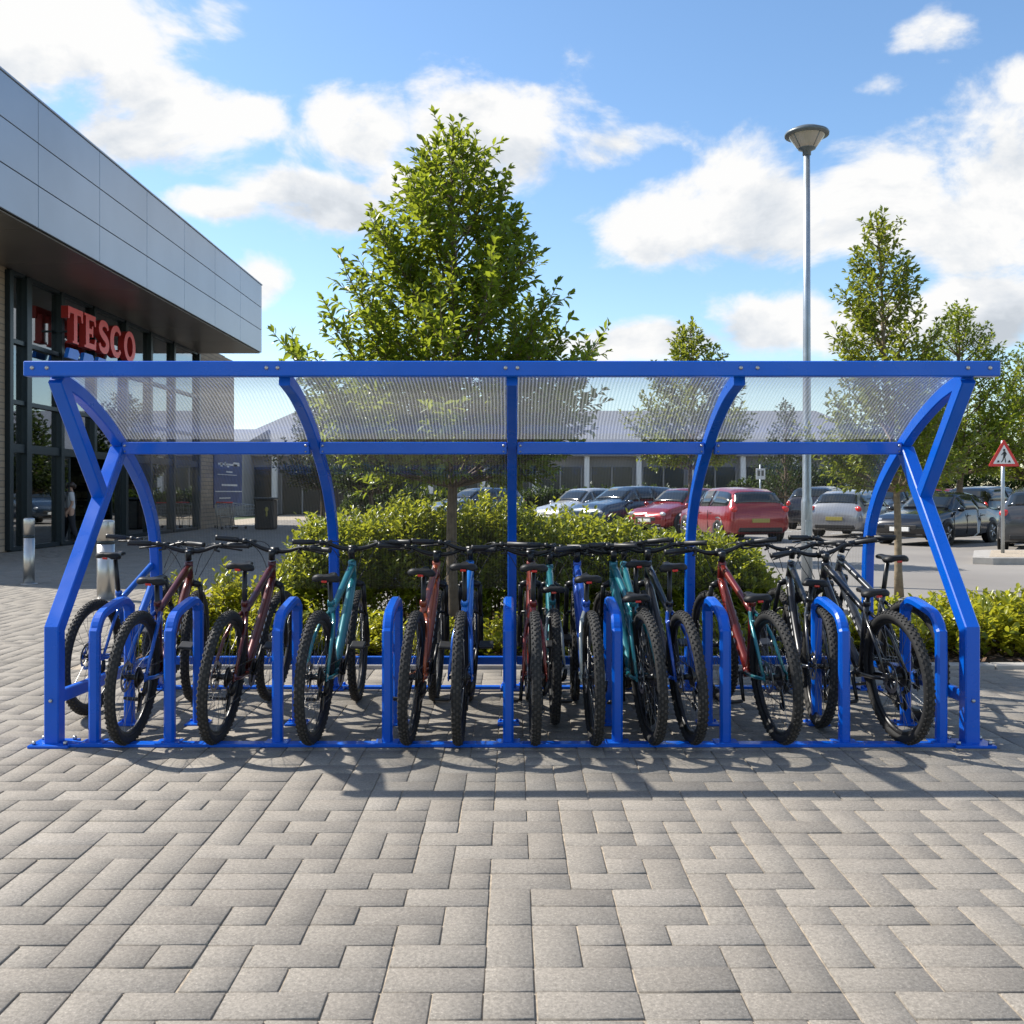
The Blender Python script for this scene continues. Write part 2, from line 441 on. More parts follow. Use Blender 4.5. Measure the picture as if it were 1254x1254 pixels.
SUN = Vector((-1.9, .87, 2.05)).normalized()
sl = bpy.data.lights.new('sun', 'SUN'); sl.energy = 4.8; sl.angle = R(.53); sl.color = (1, .945, .86)
so = bpy.data.objects.new('sun', sl); col.objects.link(so)
so.rotation_euler = SUN.to_track_quat('Z', 'Y').to_euler(); so.location = SUN * 60

def make_world():
    w = bpy.data.worlds.new('World'); scene.world = w; w.use_nodes = True
    nt = w.node_tree; nt.nodes.clear(); L = nt.links
    N = nt.nodes.new
    def math_(op, a, b=None, c=None, clamp=False):
        n = N('ShaderNodeMath'); n.operation = op; n.use_clamp = clamp
        for i, k in enumerate((a, b, c)):
            if k is None: continue
            if isinstance(k, (int, float)): n.inputs[i].default_value = k
            else: L.new(k, n.inputs[i])
        return n.outputs[0]
    def mrange(v, a, b, lo, hi, smooth=True):
        n = N('ShaderNodeMapRange'); n.interpolation_type = 'SMOOTHSTEP' if smooth else 'LINEAR'
        L.new(v, n.inputs[0])
        for i, k in enumerate((a, b, lo, hi)): n.inputs[i + 1].default_value = k
        return n.outputs[0]
    out = N('ShaderNodeOutputWorld')
    sky = N('ShaderNodeTexSky'); sky.sky_type = 'NISHITA'; sky.sun_disc = False
    sky.sun_elevation = math.asin(SUN.z); sky.sun_rotation = math.atan2(SUN.x, SUN.y)
    sky.air_density = 1.0; sky.dust_density = .4; sky.ozone_density = 1.6
    hs = N('ShaderNodeHueSaturation'); hs.inputs['Saturation'].default_value = 1.12; hs.inputs['Hue'].default_value = .499
    L.new(sky.outputs[0], hs.inputs['Color'])
    bg = N('ShaderNodeBackground'); bg.inputs[1].default_value = SKY_STRENGTH
    L.new(hs.outputs[0], bg.inputs[0])
    tc = N('ShaderNodeTexCoord'); sp = N('ShaderNodeSeparateXYZ'); L.new(tc.outputs['Generated'], sp.inputs[0])
    x, y, z = sp.outputs
    az = math_('ARCTAN2', x, y); el = math_('ARCSINE', z)
    cb = N('ShaderNodeCombineXYZ'); L.new(x, cb.inputs[0]); L.new(y, cb.inputs[1]); L.new(math_('MULTIPLY', z, 1.7), cb.inputs[2])
    def fbm(off):
        va = N('ShaderNodeVectorMath'); va.operation = 'ADD'; va.inputs[1].default_value = off; L.new(cb.outputs[0], va.inputs[0])
        n = N('ShaderNodeTexNoise'); n.inputs['Scale'].default_value = 6.5; n.inputs['Detail'].default_value = 11; n.inputs['Roughness'].default_value = .6
        n.inputs['Distortion'].default_value = .25
        L.new(va.outputs[0], n.inputs['Vector']); return n.outputs['Fac']
    n1 = fbm((3.1, 1.7, .4)); n2 = fbm((3.1 + SUN.x * .05, 1.7 + SUN.y * .05, .4 + .07))
    # cumulus banks: azimuth, elevation, half widths (radians)
    mask = None; low = None
    for px, py, rx, ry, k in CLOUDS:
        a = math.atan((px - 627) / F); e = math.atan((603 - py) / math.hypot(F, px - 627))
        ra, re = rx / F * math.cos(a) ** 2, ry / F * math.cos(a)
        da = math_('MULTIPLY', math_('SUBTRACT', az, a), 1 / ra); de = math_('MULTIPLY', math_('SUBTRACT', el, e), 1 / re)
        dd = math_('ADD', math_('MULTIPLY', da, da), math_('MULTIPLY', de, de))
        g = math_('MULTIPLY', math_('POWER', 2.718, math_('MULTIPLY', dd, -1.0)), k)
        mask = g if mask is None else math_('MAXIMUM', mask, g)
        gl = math_('MULTIPLY', g, math_('MULTIPLY', de, -1.0))
        low = gl if low is None else math_('ADD', low, gl)
    # away from the banks in front: a loose general cover all round the sky
    side = mrange(math_('ABSOLUTE', az), .62, 1.0, 0, .42)
    mask = math_('MAXIMUM', mask, side)
    dens = math_('ADD', math_('MULTIPLY', mask, .62), math_('MULTIPLY', math_('SUBTRACT', n1, .5), 1.5))
    alpha = mrange(dens, .22, .48, 0, 1)
    alpha = math_('MULTIPLY', alpha, mrange(el, -.02, .06, 0, 1))
    lit = math_('ADD', .62, math_('MULTIPLY', math_('SUBTRACT', n1, n2), 3.2))
    lit = math_('SUBTRACT', lit, math_('MULTIPLY', low, .42))
    lit = math_('ADD', lit, mrange(dens, .26, .8, .34, -.10, False), None, True)
    r = N('ShaderNodeValToRGB'); e = r.color_ramp.elements
    e[0].position = 0; e[0].color = (.58, .63, .69, 1); e[1].position = .85; e[1].color = (.99, .99, .985, 1)
    k = e.new(.4); k.color = (.76, .80, .85, 1)
    L.new(lit, r.inputs['Fac'])
    bc = N('ShaderNodeBackground'); bc.inputs[1].default_value = CLOUD_STRENGTH; L.new(r.outputs['Color'], bc.inputs[0])
    mx = N('ShaderNodeMixShader'); L.new(alpha, mx.inputs[0]); L.new(bg.outputs[0], mx.inputs[1]); L.new(bc.outputs[0], mx.inputs[2])
    L.new(mx.outputs[0], out.inputs['Surface'])

SKY_STRENGTH = .124
CLOUD_STRENGTH = .60
CLOUDS = [(500, 225, 90, 50, .9), (160, 165, 120, 50, .9), (40, 30, 230, 110, 1.0), (190, 120, 150, 62, 1.0), (300, 140, 60, 32, .8), (270, 15, 60, 36, .6), (450, 170, 85, 70, .95), (590, 165, 130, 72, 1.0), (400, 235, 120, 34, .85), (260, 252, 80, 24, .8), (740, 180, 90, 42, .75), (430, 255, 130, 40, .8),
          (320, 345, 50, 40, .75), (810, 280, 110, 65, 1.0), (930, 260, 120, 75, 1.0), (1080, 240, 120, 75, 1.0), (1230, 240, 130, 110, 1.0), (1150, 40, 80, 30, .62), (1080, 105, 60, 22, .62), (1250, 100, 40, 35, .7),
          (810, 412, 130, 34, 1.05), (940, 395, 110, 46, 1.15), (1060, 402, 110, 36, 1.05), (1200, 390, 120, 52, 1.15), (640, 60, 60, 20, .25)]
make_world()
vs = scene.view_settings
vs.view_transform = 'Standard'; vs.look = 'None'; vs.exposure = 0.74; vs.gamma = 1; vs.use_curve_mapping = False

# ------------------------------------------------------------------ ground
def sheet(name, poly, z, mat, kind='structure'):
    mb = MB(); mb.add([(x, y, z) for x, y in poly], [list(range(len(poly)))])
    return tag(mb.build(name, mat), kind=kind)
sheet('ground', [(-900, -900), (900, -900), (900, 1600), (-900, 1600)], -.06, M['earth'])
sheet('bedding_sand', [(-14, -9), (14, -9), (14, 2.28), (-3.35, 2.28), (-3.35, 5.6), (-3.35, 60), (-14, 60)], -.0066, M['sand'])
sheet('car_park', [(-3.3, 5.62), (70, 5.62), (70, 58), (-3.3, 58)], -.02, M['asphalt'])
sheet('road', [(6.9, -20), (70, -20), (70, 5.60), (6.9, 5.60)], -.024, M['asphalt'])

def paving():
    u = .142
    X0, X1, Y0, Y1 = -13.0, 7.2, -4.8, 44.0
    inset, drop, gap = .0028, .0026, .0052
    NI, NJ = int((X1 - X0) / u), int((Y1 - Y0) / u)
    taken = np.zeros((NI + 2, NJ + 2), bool)
    blocks = []
    def inside(i, j):
        x = X0 + i * u; y = Y0 + j * u
        return not (y > 2.31 - u and x > -3.35 - u) and not (x < -11.6 and y > 6)
    for j in range(NJ):
        for i in range(NI):
            if taken[i, j] or not inside(i, j): continue
            q = random.random()
            x = X0 + i * u; y = Y0 + j * u
            free_r = not taken[i + 1, j] and inside(i + 1, j)
            lean_v = .20 if (i // 3 + j // 2) % 2 else .11
            if q < lean_v and inside(i, j + 1):
                taken[i, j] = taken[i, j + 1] = True; blocks.append((x, y, u, 2 * u))
            elif free_r and q < .66:
                taken[i, j] = taken[i + 1, j] = True; blocks.append((x, y, 2 * u, u))
            else:
                taken[i, j] = True; blocks.append((x, y, u, u))
    B = np.array(blocks); n = len(B)
    B[:, 0] += rng.normal(0, .0012, n); B[:, 1] += rng.normal(0, .0012, n)
    cx = B[:, 0] + B[:, 2] / 2; cy = B[:, 1] + B[:, 3] / 2
    hw = B[:, 2] / 2 - gap / 2; hh = B[:, 3] / 2 - gap / 2
    rot = rng.normal(0, .004, n); tx = rng.normal(0, .004, n); ty = rng.normal(0, .004, n); dz = rng.normal(0, .0008, n)
    V = np.zeros((n, 12, 3))
    for r_, (ins, z) in enumerate(((0, -.03), (0, -drop), (inset, 0))):
        for c, (sx, sy) in enumerate(((-1, -1), (1, -1), (1, 1), (-1, 1))):
            lx = sx * (hw - ins); ly = sy * (hh - ins)
            V[:, r_ * 4 + c, 0] = cx + lx - rot * ly; V[:, r_ * 4 + c, 1] = cy + ly + rot * lx
            V[:, r_ * 4 + c, 2] = z + dz + tx * lx + ty * ly
    fs = []
    for r_ in range(2):
        for c in range(4):
            d = (c + 1) % 4
            fs.append([r_ * 4 + c, r_ * 4 + d, (r_ + 1) * 4 + d, (r_ + 1) * 4 + c])
    fs.append([8, 9, 10, 11])
    Fq = (np.array(fs)[None] + (np.arange(n) * 12)[:, None, None]).reshape(-1, 4)
    return tag(np_mesh('pavement', V.reshape(-1, 3), [Fq], M['paver']), kind='structure')
paving()

# bed
sheet('soil', [(-3.2, 2.45), (6.75, 2.45), (6.75, 5.55), (-3.2, 5.55)], .012, M['soil'])
def bed_kerb():
    mb = MB()
    x = -3.35
    while x < 6.85:
        mb.box((x + .295, 2.37, .0), (.586, .12, .07), None, 0, .008); x += .594
    y = 2.44
    while y < 5.4:
        mb.box((-3.285, y + .295, .0), (.12, .586, .07), None, 0, .008)
        mb.box((6.82, y + .295, .0), (.12, .586, .07), None, 0, .008); y += .594
    x = -3.35
    while x < 6.85:
        mb.box((x + .295, 5.62, .02), (.586, .12, .13), None, 0, .008); x += .594
    tag(mb.build('kerb', M['kerb']), kind='structure')
bed_kerb()

def chips():
    n = 9000
    p = np.stack([rng.uniform(-3.2, 6.7, n), rng.uniform(2.46, 5.5, n), rng.uniform(.012, .05, n)], 1)
    a = rng.uniform(0, 6.28, n); l = rng.uniform(.012, .035, n); w = l * rng.uniform(.3, .6, n)
    d = np.stack([np.cos(a), np.sin(a), rng.normal(0, .35, n)], 1); s = np.stack([-np.sin(a), np.cos(a), rng.normal(0, .35, n)], 1)
    V = np.stack([p - d * l[:, None] - s * w[:, None], p + d * l[:, None] - s * w[:, None], p + d * l[:, None] + s * w[:, None], p - d * l[:, None] + s * w[:, None]], 1)
    tag(np_mesh('bark_mulch', V.reshape(-1, 3), [np.arange(n * 4).reshape(n, 4)], M['mulch']), kind='stuff')
chips()

# ------------------------------------------------------------------ foliage
def leaves(name, P, D, Nn, Ls, Ws, mat, parent=None):
    D = D / np.linalg.norm(D, axis=1, keepdims=True)
    S = np.cross(D, Nn); S /= (np.linalg.norm(S, axis=1, keepdims=True) + 1e-9)
    U = np.cross(S, D)
    Ls = Ls[:, None]; Ws = Ws[:, None]
    V = np.stack([P, P + D * Ls * .52 - U * Ws * .12, P + D * Ls * .98 - U * Ls * .16,
                  P + D * Ls * .28 + S * Ws * .40 + U * Ws * .12, P + D * Ls * .64 + S * Ws * .42 + U * Ws * .06,
                  P + D * Ls * .28 - S * Ws * .40 + U * Ws * .12, P + D * Ls * .64 - S * Ws * .42 + U * Ws * .06], 1)
    n = len(P); b = (np.arange(n) * 7)[:, None, None]
    q = (np.array([[0, 3, 4, 1], [0, 1, 6, 5]])[None] + b).reshape(-1, 4)
    t = (np.array([[1, 4, 2], [1, 2, 6]])[None] + b).reshape(-1, 3)
    return np_mesh(name, V.reshape(-1, 3), [q, t], mat, parent)

def bez(a, b, c, n):
    return [a * (1 - t) ** 2 + b * 2 * t * (1 - t) + c * t * t for t in [i / (n - 1) for i in range(n)]]

def make_tree(name, loc, H, base, Rad, label, nb=70, leaf=.075, mat='leaf', trunk_r=.05, lean=0.0, twig_step=.09, seed=1, group=None, tmax=.28, bark='bark', lz=.035, rise=1.05, twl=1.0):
    rs = random.Random(seed); nr = np.random.default_rng(seed)
    root = empty(name, loc); tag(root, label, 'tree', group)
    tb = MB(); lb = MB()
    def axis(z): return Vector((lean * (z / H) ** 1.3 + .03 * math.sin(z * 1.9 + seed), .03 * math.cos(z * 1.5 + seed * 2) - .03, z))
    tp = [axis(H * i / 14) for i in range(15)]
    tp[0].x = tp[0].y = 0
    tb.tube(tp, [trunk_r * (1.25 if i == 0 else 1) * (1 - .93 * (i / 14) ** 1.1) + .004 for i in range(15)], 10)
    def prof(t):
        if t < tmax: return .72 + .28 * t / tmax
        return max(.02, (1 - (t - tmax) / (1 - tmax)) ** .76)
    P, D, Nn, Ls = [], [], [], []
    def put_leaves(pts, start, dens):
        acc = 0; k = rs.randint(0, 1)
        for i in range(len(pts) - 1):
            a, b = pts[i], pts[i + 1]; L = (b - a).length
            if L < 1e-5: continue
            t = (b - a) / L
            s = dens - acc
            while s < L:
                if i + s / L >= start * (len(pts) - 1):
                    p = a + t * s
                    sd = t.cross(Vector((0, 0, 1)))
                    if sd.length < .05: sd = Vector((1, 0, 0))
                    sd.normalize()
                    sd = Matrix.Rotation(rs.gauss(0, .8), 3, t) @ sd
                    k ^= 1
                    d = t * rs.uniform(.35, 1.0) + sd * (1 if k else -1) * rs.uniform(.6, 1.1) + Vector((0, 0, rs.gauss(-.1, .3)))
                    nn = Vector((rs.gauss(0, .45), rs.gauss(0, .45), 1))
                    P.append(p); D.append(d); Nn.append(nn); Ls.append(leaf * rs.uniform(.65, 1.2))
                s += dens
            acc = (acc + L) % dens
        t = pts[-1] - pts[-2]
        for q in range(3):
            P.append(pts[-1]); D.append(t.normalized() + Vector((rs.gauss(0, .4), rs.gauss(0, .4), rs.gauss(.1, .3)))); Nn.append(Vector((rs.gauss(0, .5), rs.gauss(0, .5), 1))); Ls.append(leaf * rs.uniform(.6, 1))
    for i in range(nb):
        t = ((i + rs.random() * .6) / nb) ** .92
        zt = base + (H - base) * t
        Rr = Rad * prof(t) * (rs.uniform(.58, .92) if rs.random() < .58 else rs.uniform(.92, 1.15))
        ph = i * 2.39996 + rs.gauss(0, .3)
        z0 = max(base * .92, zt - Rr * rise * rs.uniform(.8, 1.15))
        if t > .97: continue
        a = axis(min(z0, H * .97)); tip = axis(min(zt, H)) + Vector((math.cos(ph) * Rr, math.sin(ph) * Rr, 0))
        if zt - z0 < .3 * Rr: tip.z = z0 + Rr * .35
        mid = a.lerp(tip, .5) + Vector((math.cos(ph) * Rr * .12, math.sin(ph) * Rr * .12, -.08 * Rr))
        nseg = 7
        pts = bez(a, mid, tip, nseg)
        ln = sum((pts[j + 1] - pts[j]).length for j in range(nseg - 1))
        lb.tube(pts, [max(.003, trunk_r * .33 * (1 - .85 * j / (nseg - 1)) * (.5 + .5 * ln / (Rad + .5))) for j in range(nseg)], 5, caps=False)
        put_leaves(pts, .45, lz * 1.1)
        nt_ = max(3, int(ln / twig_step))
        for k in range(nt_):
            s = .26 + .62 * (k + rs.random()) / nt_
            f = s * (nseg - 1); j = min(nseg - 2, int(f)); p = pts[j].lerp(pts[j + 1], f - j)
            tdir = (pts[j + 1] - pts[j]).normalized()
            sd = Matrix.Rotation(k * 2.4 + rs.gauss(0, .4), 3, tdir) @ (tdir.cross(Vector((.1, .2, 1))).normalized())
            tl = rs.uniform(.18, .42) * (1.25 - .85 * s) * (Rad / 1.6) ** .5 * twl
            e = p + (tdir * .75 + sd * .75 + Vector((0, 0, .22))).normalized() * tl
            tw = bez(p, p.lerp(e, .5) + Vector((0, 0, -.02)), e, 4)
            lb.tube(tw, [.004, .0035, .003, .002], 3, caps=False)
            put_leaves(tw, .1, lz)
    put_leaves(tp[11:], 0, lz * .6)
    tb.build('trunk', M[bark], root)
    cr = leaves('crown', np.array(P), np.array(D), np.array(Nn), np.array(Ls), np.array(Ls) * .45, M[mat], root)
    lb.build('limbs', M[bark], root, fix=False)
    return root

def shoots(base_pts, dirs, hts, leaf, nl, seed):
    """upright leafy shoots -> leaf arrays"""
    r = np.random.default_rng(seed)
    P, D, Nn, Ls = [], [], [], []
    n = len(base_pts)
    for k in range(nl):
        t = (k + r.uniform(0, 1, n)) / nl
        p = base_pts + dirs * (hts * t)[:, None]
        a = k * 2.4 + r.uniform(0, 6.28, n)
        h = np.stack([np.cos(a), np.sin(a), r.normal(.25, .35, n)], 1)
        d = h + dirs * (.3 + .7 * t)[:, None]
        P.append(p); D.append(d); Nn.append(np.stack([r.normal(0, .4, n), r.normal(0, .4, n), np.ones(n)], 1) - h * .3)
        Ls.append(leaf * r.uniform(.6, 1.15, n) * (1.1 - .35 * t))
    return np.concatenate(P), np.concatenate(D), np.concatenate(Nn), np.concatenate(Ls)

def make_hedge(name, label, x0, x1, yc, half, hfun, nsh, leaf, mat, seed, cat='hedge', z0=.02, group=None, nl=9, wr=.5):
    r = np.random.default_rng(seed)
    root = empty(name, ((x0 + x1) / 2, yc, 0)); tag(root, label, cat, group)
    x = r.uniform(x0, x1, nsh); v = r.uniform(-1, 1, nsh)
    lump = .95 + .12 * np.sin(x * 4.1 + seed) * np.cos(x * 1.7 + v * 2) + r.normal(0, .06, nsh)
    end = np.clip(np.minimum(x - x0, x1 - x) / .35, .25, 1) ** .5
    top = hfun(x) * lump * end * (1 - .22 * np.abs(v) ** 3)
    f = r.uniform(0, 1, nsh) ** .38
    ht = .26 * (hfun(x) ** .4) * r.uniform(.7, 1.3, nsh)
    zb = np.maximum(z0, f * top - ht)
    y = yc + v * half * (1 - .15 * f) * end
    d = np.stack([r.normal(0, .28, nsh), v * .45 + r.normal(0, .25, nsh), np.ones(nsh)], 1); d /= np.linalg.norm(d, axis=1, keepdims=True)
    b = np.stack([x - (x0 + x1) / 2, y - yc, zb], 1)
    P, D, Nn, Ls = shoots(b, d, ht, leaf, nl, seed + 1)
    leaves('foliage', P, D, Nn, Ls, Ls * wr, M[mat], root)
    st = MB()
    for i in range(0, nsh, max(1, nsh // 160)):
        st.tube([(b[i, 0] * .97, b[i, 1] * .8, 0.0), (b[i, 0], b[i, 1], b[i, 2] + .02), tuple(b[i] + d[i] * ht[i] * .9)], [.007, .005, .002], 4, caps=False)
    st.build('stems', M['bark'], root, fix=False)
    return root

make_tree('tree', (-.53, 3.75, 0), 4.70, 1.55, 1.58, 'tall leafy young tree rising from the hedge behind the middle of the blue shelter', 108, .096, 'leaf', .054, 0, .072, 3, rise=1.25, lz=.025, tmax=.32, twl=1.25)
p = at(1101, 13.1); make_tree('tree', p, 5.05, 1.5, 1.12, 'slim pointed young tree with a pale bare trunk beside the lamp post', 84, .096, 'leaf2', .05, -.34, .072, 5, bark='timber', rise=1.3, lz=.030, twl=1.1, tmax=.22)
p = at(847, 20); make_tree('tree', p, 4.75, 2.0, 1.35, 'small round young tree standing in front of the two red cars', 90, .12, 'leaf2', .055, 0, .085, 8, lz=.042, tmax=.4)
p = at(1176, 31); make_tree('tree', p, 7.3, 2.1, 2.3, 'broad tree with brown trunk behind the black car and warning sign', 120, .15, 'leaf', .11, -.1, .12, 9, tmax=.45, lz=.055)
p = at(1262, 33); make_tree('tree', p, 6.5, 1.9, 2.0, 'tree cut by the frame edge behind the warning sign', 110, .15, 'leaf2', .1, 0, .12, 10, tmax=.45, lz=.055)
p = at(962, 44); make_tree('tree', p, 5.4, 1.2, 1.5, 'dark narrow tree in front of the distant grey building, behind the lamp post', 80, .17, 'leafdark', .09, 0, .16, 12, lz=.075)
p = at(395, 40); make_tree('tree', p, 5.4, 1.6, 2.1, 'dark bushy tree beyond the hedge near the brick wall end', 90, .2, 'leafdark', .1, 0, .17, 13, tmax=.4, lz=.075)
p = at(455, 37); make_tree('tree', p, 4.6, 1.4, 1.9, 'rounded dark tree seen through the clear panel left of the main trunk', 90, .2, 'leafdark', .1, 0, .17, 14, tmax=.4, lz=.075)
p = at(1120, 46); make_tree('tree', p, 6.6, 1.6, 2.3, 'dark green tree rising far behind the silver hatchback', 90, .2, 'leafdark', .1, 0, .18, 16, tmax=.4, lz=.08)
p = at(1330, 46); make_tree('tree', p, 9.0, 2.0, 2.9, 'large far tree beyond the dark grey hatchback at the edge', 100, .24, 'leafdark', .12, 0, .22, 17, tmax=.4, lz=.1)

def hh(x): return np.interp(x, [-2.5, -2.1, -1.68, -.57, 0, .62, 1.14, 1.6, 1.9, 2.6, 2.9], [.98, 1.16, 1.33, 1.33, 1.28, 1.24, 1.17, 1.08, .98, .82, .6])
make_hedge('hedge', 'tall yellow green hedge in the bed behind the shelter', -2.5, 2.85, 4.95, .5, hh, 7200, .092, 'hedge', 21)
make_hedge('hedge', 'low yellow green hedge at the bed edge beside the right shelter leg', 3.0, 6.6, 3.25, .62, lambda x: np.full_like(x, .52), 1500, .10, 'shrub', 33)
make_hedge('hedge', 'far clipped hedge before the grey retail building', -9, 40, 47, .8, lambda x: np.interp(x, [-9, 11, 14, 40], [1.6, 1.7, 2.9, 3.3]), 5200, .25, 'leafdark', 41)
make_hedge('hedge', 'short bright low hedge beside the dark rear car', 10.9, 14.3, 36.5, .5, lambda x: np.full_like(x, .8), 500, .14, 'hedge', 43)
G = 'low shrubs in front of the hedge'
def shrub_mesh(seed, h, w, n, label, loc, group=None):
    return make_hedge('shrub', label, loc[0] - w, loc[0] + w, loc[1], w * .9, lambda x: h * np.sqrt(np.clip(1 - ((x - loc[0]) / w) ** 2 * .8, .1, 1)), n, .085, 'shrub', seed, 'shrub', group=group)
sh0 = shrub_mesh(51, .44, .36, 170, 'low yellow green shrub in the mulch bed behind the bicycles', (-1.75, 2.95), G)
def copy_tree(o, parent=None):
    c = o.copy(); col.objects.link(c)
    if parent: c.parent = parent
    for ch in [k for k in o.children]: copy_tree(ch, c)
    return c
for i, (x, y, s, a) in enumerate([(-1.1, 3.1, .95, 40), (-.62, 2.92, .85, 110), (-.05, 3.05, 1.0, 200), (.5, 2.95, .9, 290), (1.05, 3.1, 1.02, 20), (1.6, 2.95, .95, 75), (2.15, 3.05, 1.05, 160), (2.65, 3.3, 1.1, 250), (-1.4, 3.5, 1.0, 10), (.25, 3.5, 1.0, 66), (1.3, 3.6, .9, 166)]):
    c = copy_tree(sh0); c.location = (x, y, 0); c.rotation_euler.z = R(a); c.scale = (s, s, s * random.uniform(.85, 1.1))
shrub_mesh(65, .74, .38, 300, 'golden shrub at the bed corner nearest the steel bollard', (-2.8, 3.0))
shrub_mesh(61, .88, .36, 330, 'tallest golden shrub near the bed corner, behind the first bicycles', (-2.4, 3.15))
shrub_mesh(63, .70, .36, 260, 'golden shrub with a lower top, directly behind the dark red bicycle', (-2.05, 2.85))

# ------------------------------------------------------------------ cycle shelter
SH = empty('cycle_shelter', (0, 0, 0)); tag(SH, 'blue steel cycle shelter with curved ribbed clear roof over the bicycles', 'shelter')
BL = M['blue']
arc_raw = [(1.55, .02), (1.55, .7), (1.535, .95), (1.49, 1.13), (1.41, 1.27), (1.28, 1.42), (1.10, 1.56), (.9, 1.685), (.72, 1.785), (.5, 1.88), (.28, 1.955), (.03, 2.005)]
def smooth_path(p, n=3):
    out = []
    for i in range(len(p) - 1):
        p0 = p[max(0, i - 1)]; p1 = p[i]; p2 = p[i + 1]; p3 = p[min(len(p) - 1, i + 2)]
        for k in range(n):
            t = k / n
            out.append(tuple(.5 * (2 * b + (c - a) * t + (2 * a - 5 * b + 4 * c - d) * t * t + (3 * b - a - 3 * c + d) * t ** 3) for a, b, c, d in zip(p0, p1, p2, p3)))
    out.append(p[-1]); return out
arc = [arc_raw[0]] + smooth_path(arc_raw[1:], 3)
def bolt(mb, c, ax='y', r=.011):
    mb.lathe([(0, -.012), (r * .6, -.0105), (r * .95, -.006), (r, -.001), (r, .004)], c, ax, 10)
XS = [-2.5, -1.25, 0, 1.25, 2.5]
for x in XS:
    mb = MB(); mb.sweep([(x, y, z) for y, z in arc], .062, .078, (1, 0, 0))
    a = mb.build('arch', BL, SH)
    mb = MB(); mb.box((x, 1.55, .008), (.16, .18, .016), None, 0, .003)
    for sx in (-1, 1): 
        for sy in (-1, 1): mb.lathe([(.011, .016), (.011, .03), (.006, .034), (0, .034)], (x + sx * .06, 1.55 + sy * .065, 0), 'z', 6)
    mb.build('foot_plate', BL, a)
for sx in (-1, 1):
    x = 2.5 * sx
    mb = MB(); mb.sweep([(x, 0, .016), (x, 0, .634), (x, .62, 1.352), (x, .872, 1.642)], .08, .085, (1, 0, 0))
    l = mb.build('front_leg', BL, SH)
    mb = MB(); mb.box((x, 0, .008), (.22, .17, .016), None, 0, .003); mb.build('foot_plate', BL, l)
    mb = MB()
    for ax in (-1, 1):
        for ay in (-1, 1): mb.lathe([(.012, .016), (.012, .032), (.006, .036), (0, .036)], (x + ax * .085, ay * .058, 0), 'z', 6)
    bolt(mb, (x + .0, -.044, .25)); bolt(mb, (x, .56, 1.27)); mb.build('bolt', M['steel'], l)
    mb = MB(); mb.sweep([(x, .03, 2.005), (x, .59, 1.375)], .076, .08, (1, 0, 0)); mb.build('brace', BL, SH)
    mb = MB(); mb.sweep([(x, .043, .255), (x, 1.51, .215)], .04, .07, (1, 0, 0)); mb.build('side_rail', BL, SH)
    for i in range(1):
        pass
mb = MB(); mb.box((0, -.008, 2.052), (5.30, .075, .082), None, 0, .005); tb = mb.build('top_beam', BL, SH)
for x in (-2.60, -2.52, -1.33, -1.27, -.035, .03, 1.24, 1.33, 2.47, 2.59):
    mb = MB(); bolt(mb, (x, -.045, 2.055), 'y', .012); mb.build('bolt', M['steel'], tb)
for i in range(4):
    xa, xb = XS[i] + .033, XS[i + 1] - .033
    mb = MB(); mb.box(((xa + xb) / 2, .872, 1.66), (xb - xa, .055, .078), None, 0, .005); r_ = mb.build('mid_rail', BL, SH)
    mb = MB()
    for xx in (xa + .02, xb - .02): bolt(mb, (xx, .8435, 1.675), 'y', .009); bolt(mb, (xx, .8435, 1.638), 'y', .006)
    mb.build('bolt', M['steel'], r_)
    mb = MB(); mb.box(((xa + xb) / 2, 1.548, .2), (xb - xa, .04, .055), None, 0, .004); mb.build('rear_rail', BL, SH)
    mb = MB(); mb.box(((xa + xb) / 2 , 1.55, .010), (xb - xa - .10, .06, .02), None, 0, .003); mb.build('base_rail', BL, SH)
# panels lie on the outside of the arches
def panel(x0, x1, ya, yb, name, mat):
    pts = [(y, z) for y, z in arc]
    # offset outwards (back/up)
    off = []
    for i, (y, z) in enumerate(pts):
        a_ = Vector(pts[max(0, i - 1)]); b_ = Vector(pts[min(len(pts) - 1, i + 1)])
        t = (b_ - a_).normalized(); n = Vector((t.y, -t.x))
        off.append((y + n.x * .044, z + n.y * .044))
    sel = off[ya:yb]
    mb = MB(); nx = 12
    vs_ = [(x0 + (x1 - x0) * k / nx, y, z) for y, z in sel for k in range(nx + 1)]
    fs_ = [[j * (nx + 1) + k, j * (nx + 1) + k + 1, (j + 1) * (nx + 1) + k + 1, (j + 1) * (nx + 1) + k] for j in range(len(sel) - 1) for k in range(nx)]
    mb.add(vs_, fs_, 0, True)
    o = mb.build(name, [mat, M['clear_poly']], SH, fix=False)
    sd = o.modifiers.new('thickness', 'SOLIDIFY'); sd.material_offset = 1; sd.thickness = .006; sd.offset = 0; sd.use_rim = False
    return o
kmid = min(range(len(arc)), key=lambda i: abs(arc[i][0] - .9) + abs(arc[i][1] - 1.685))
klow = min(range(len(arc)), key=lambda i: abs(arc[i][1] - .72))
for i in range(4):
    panel(XS[i] + .004, XS[i + 1] - .004, kmid, len(arc), 'roof_panel', M['roof_poly'])
    panel(XS[i] + .004, XS[i + 1] - .004, klow, kmid + 1, 'rear_panel', M['rear_poly'])

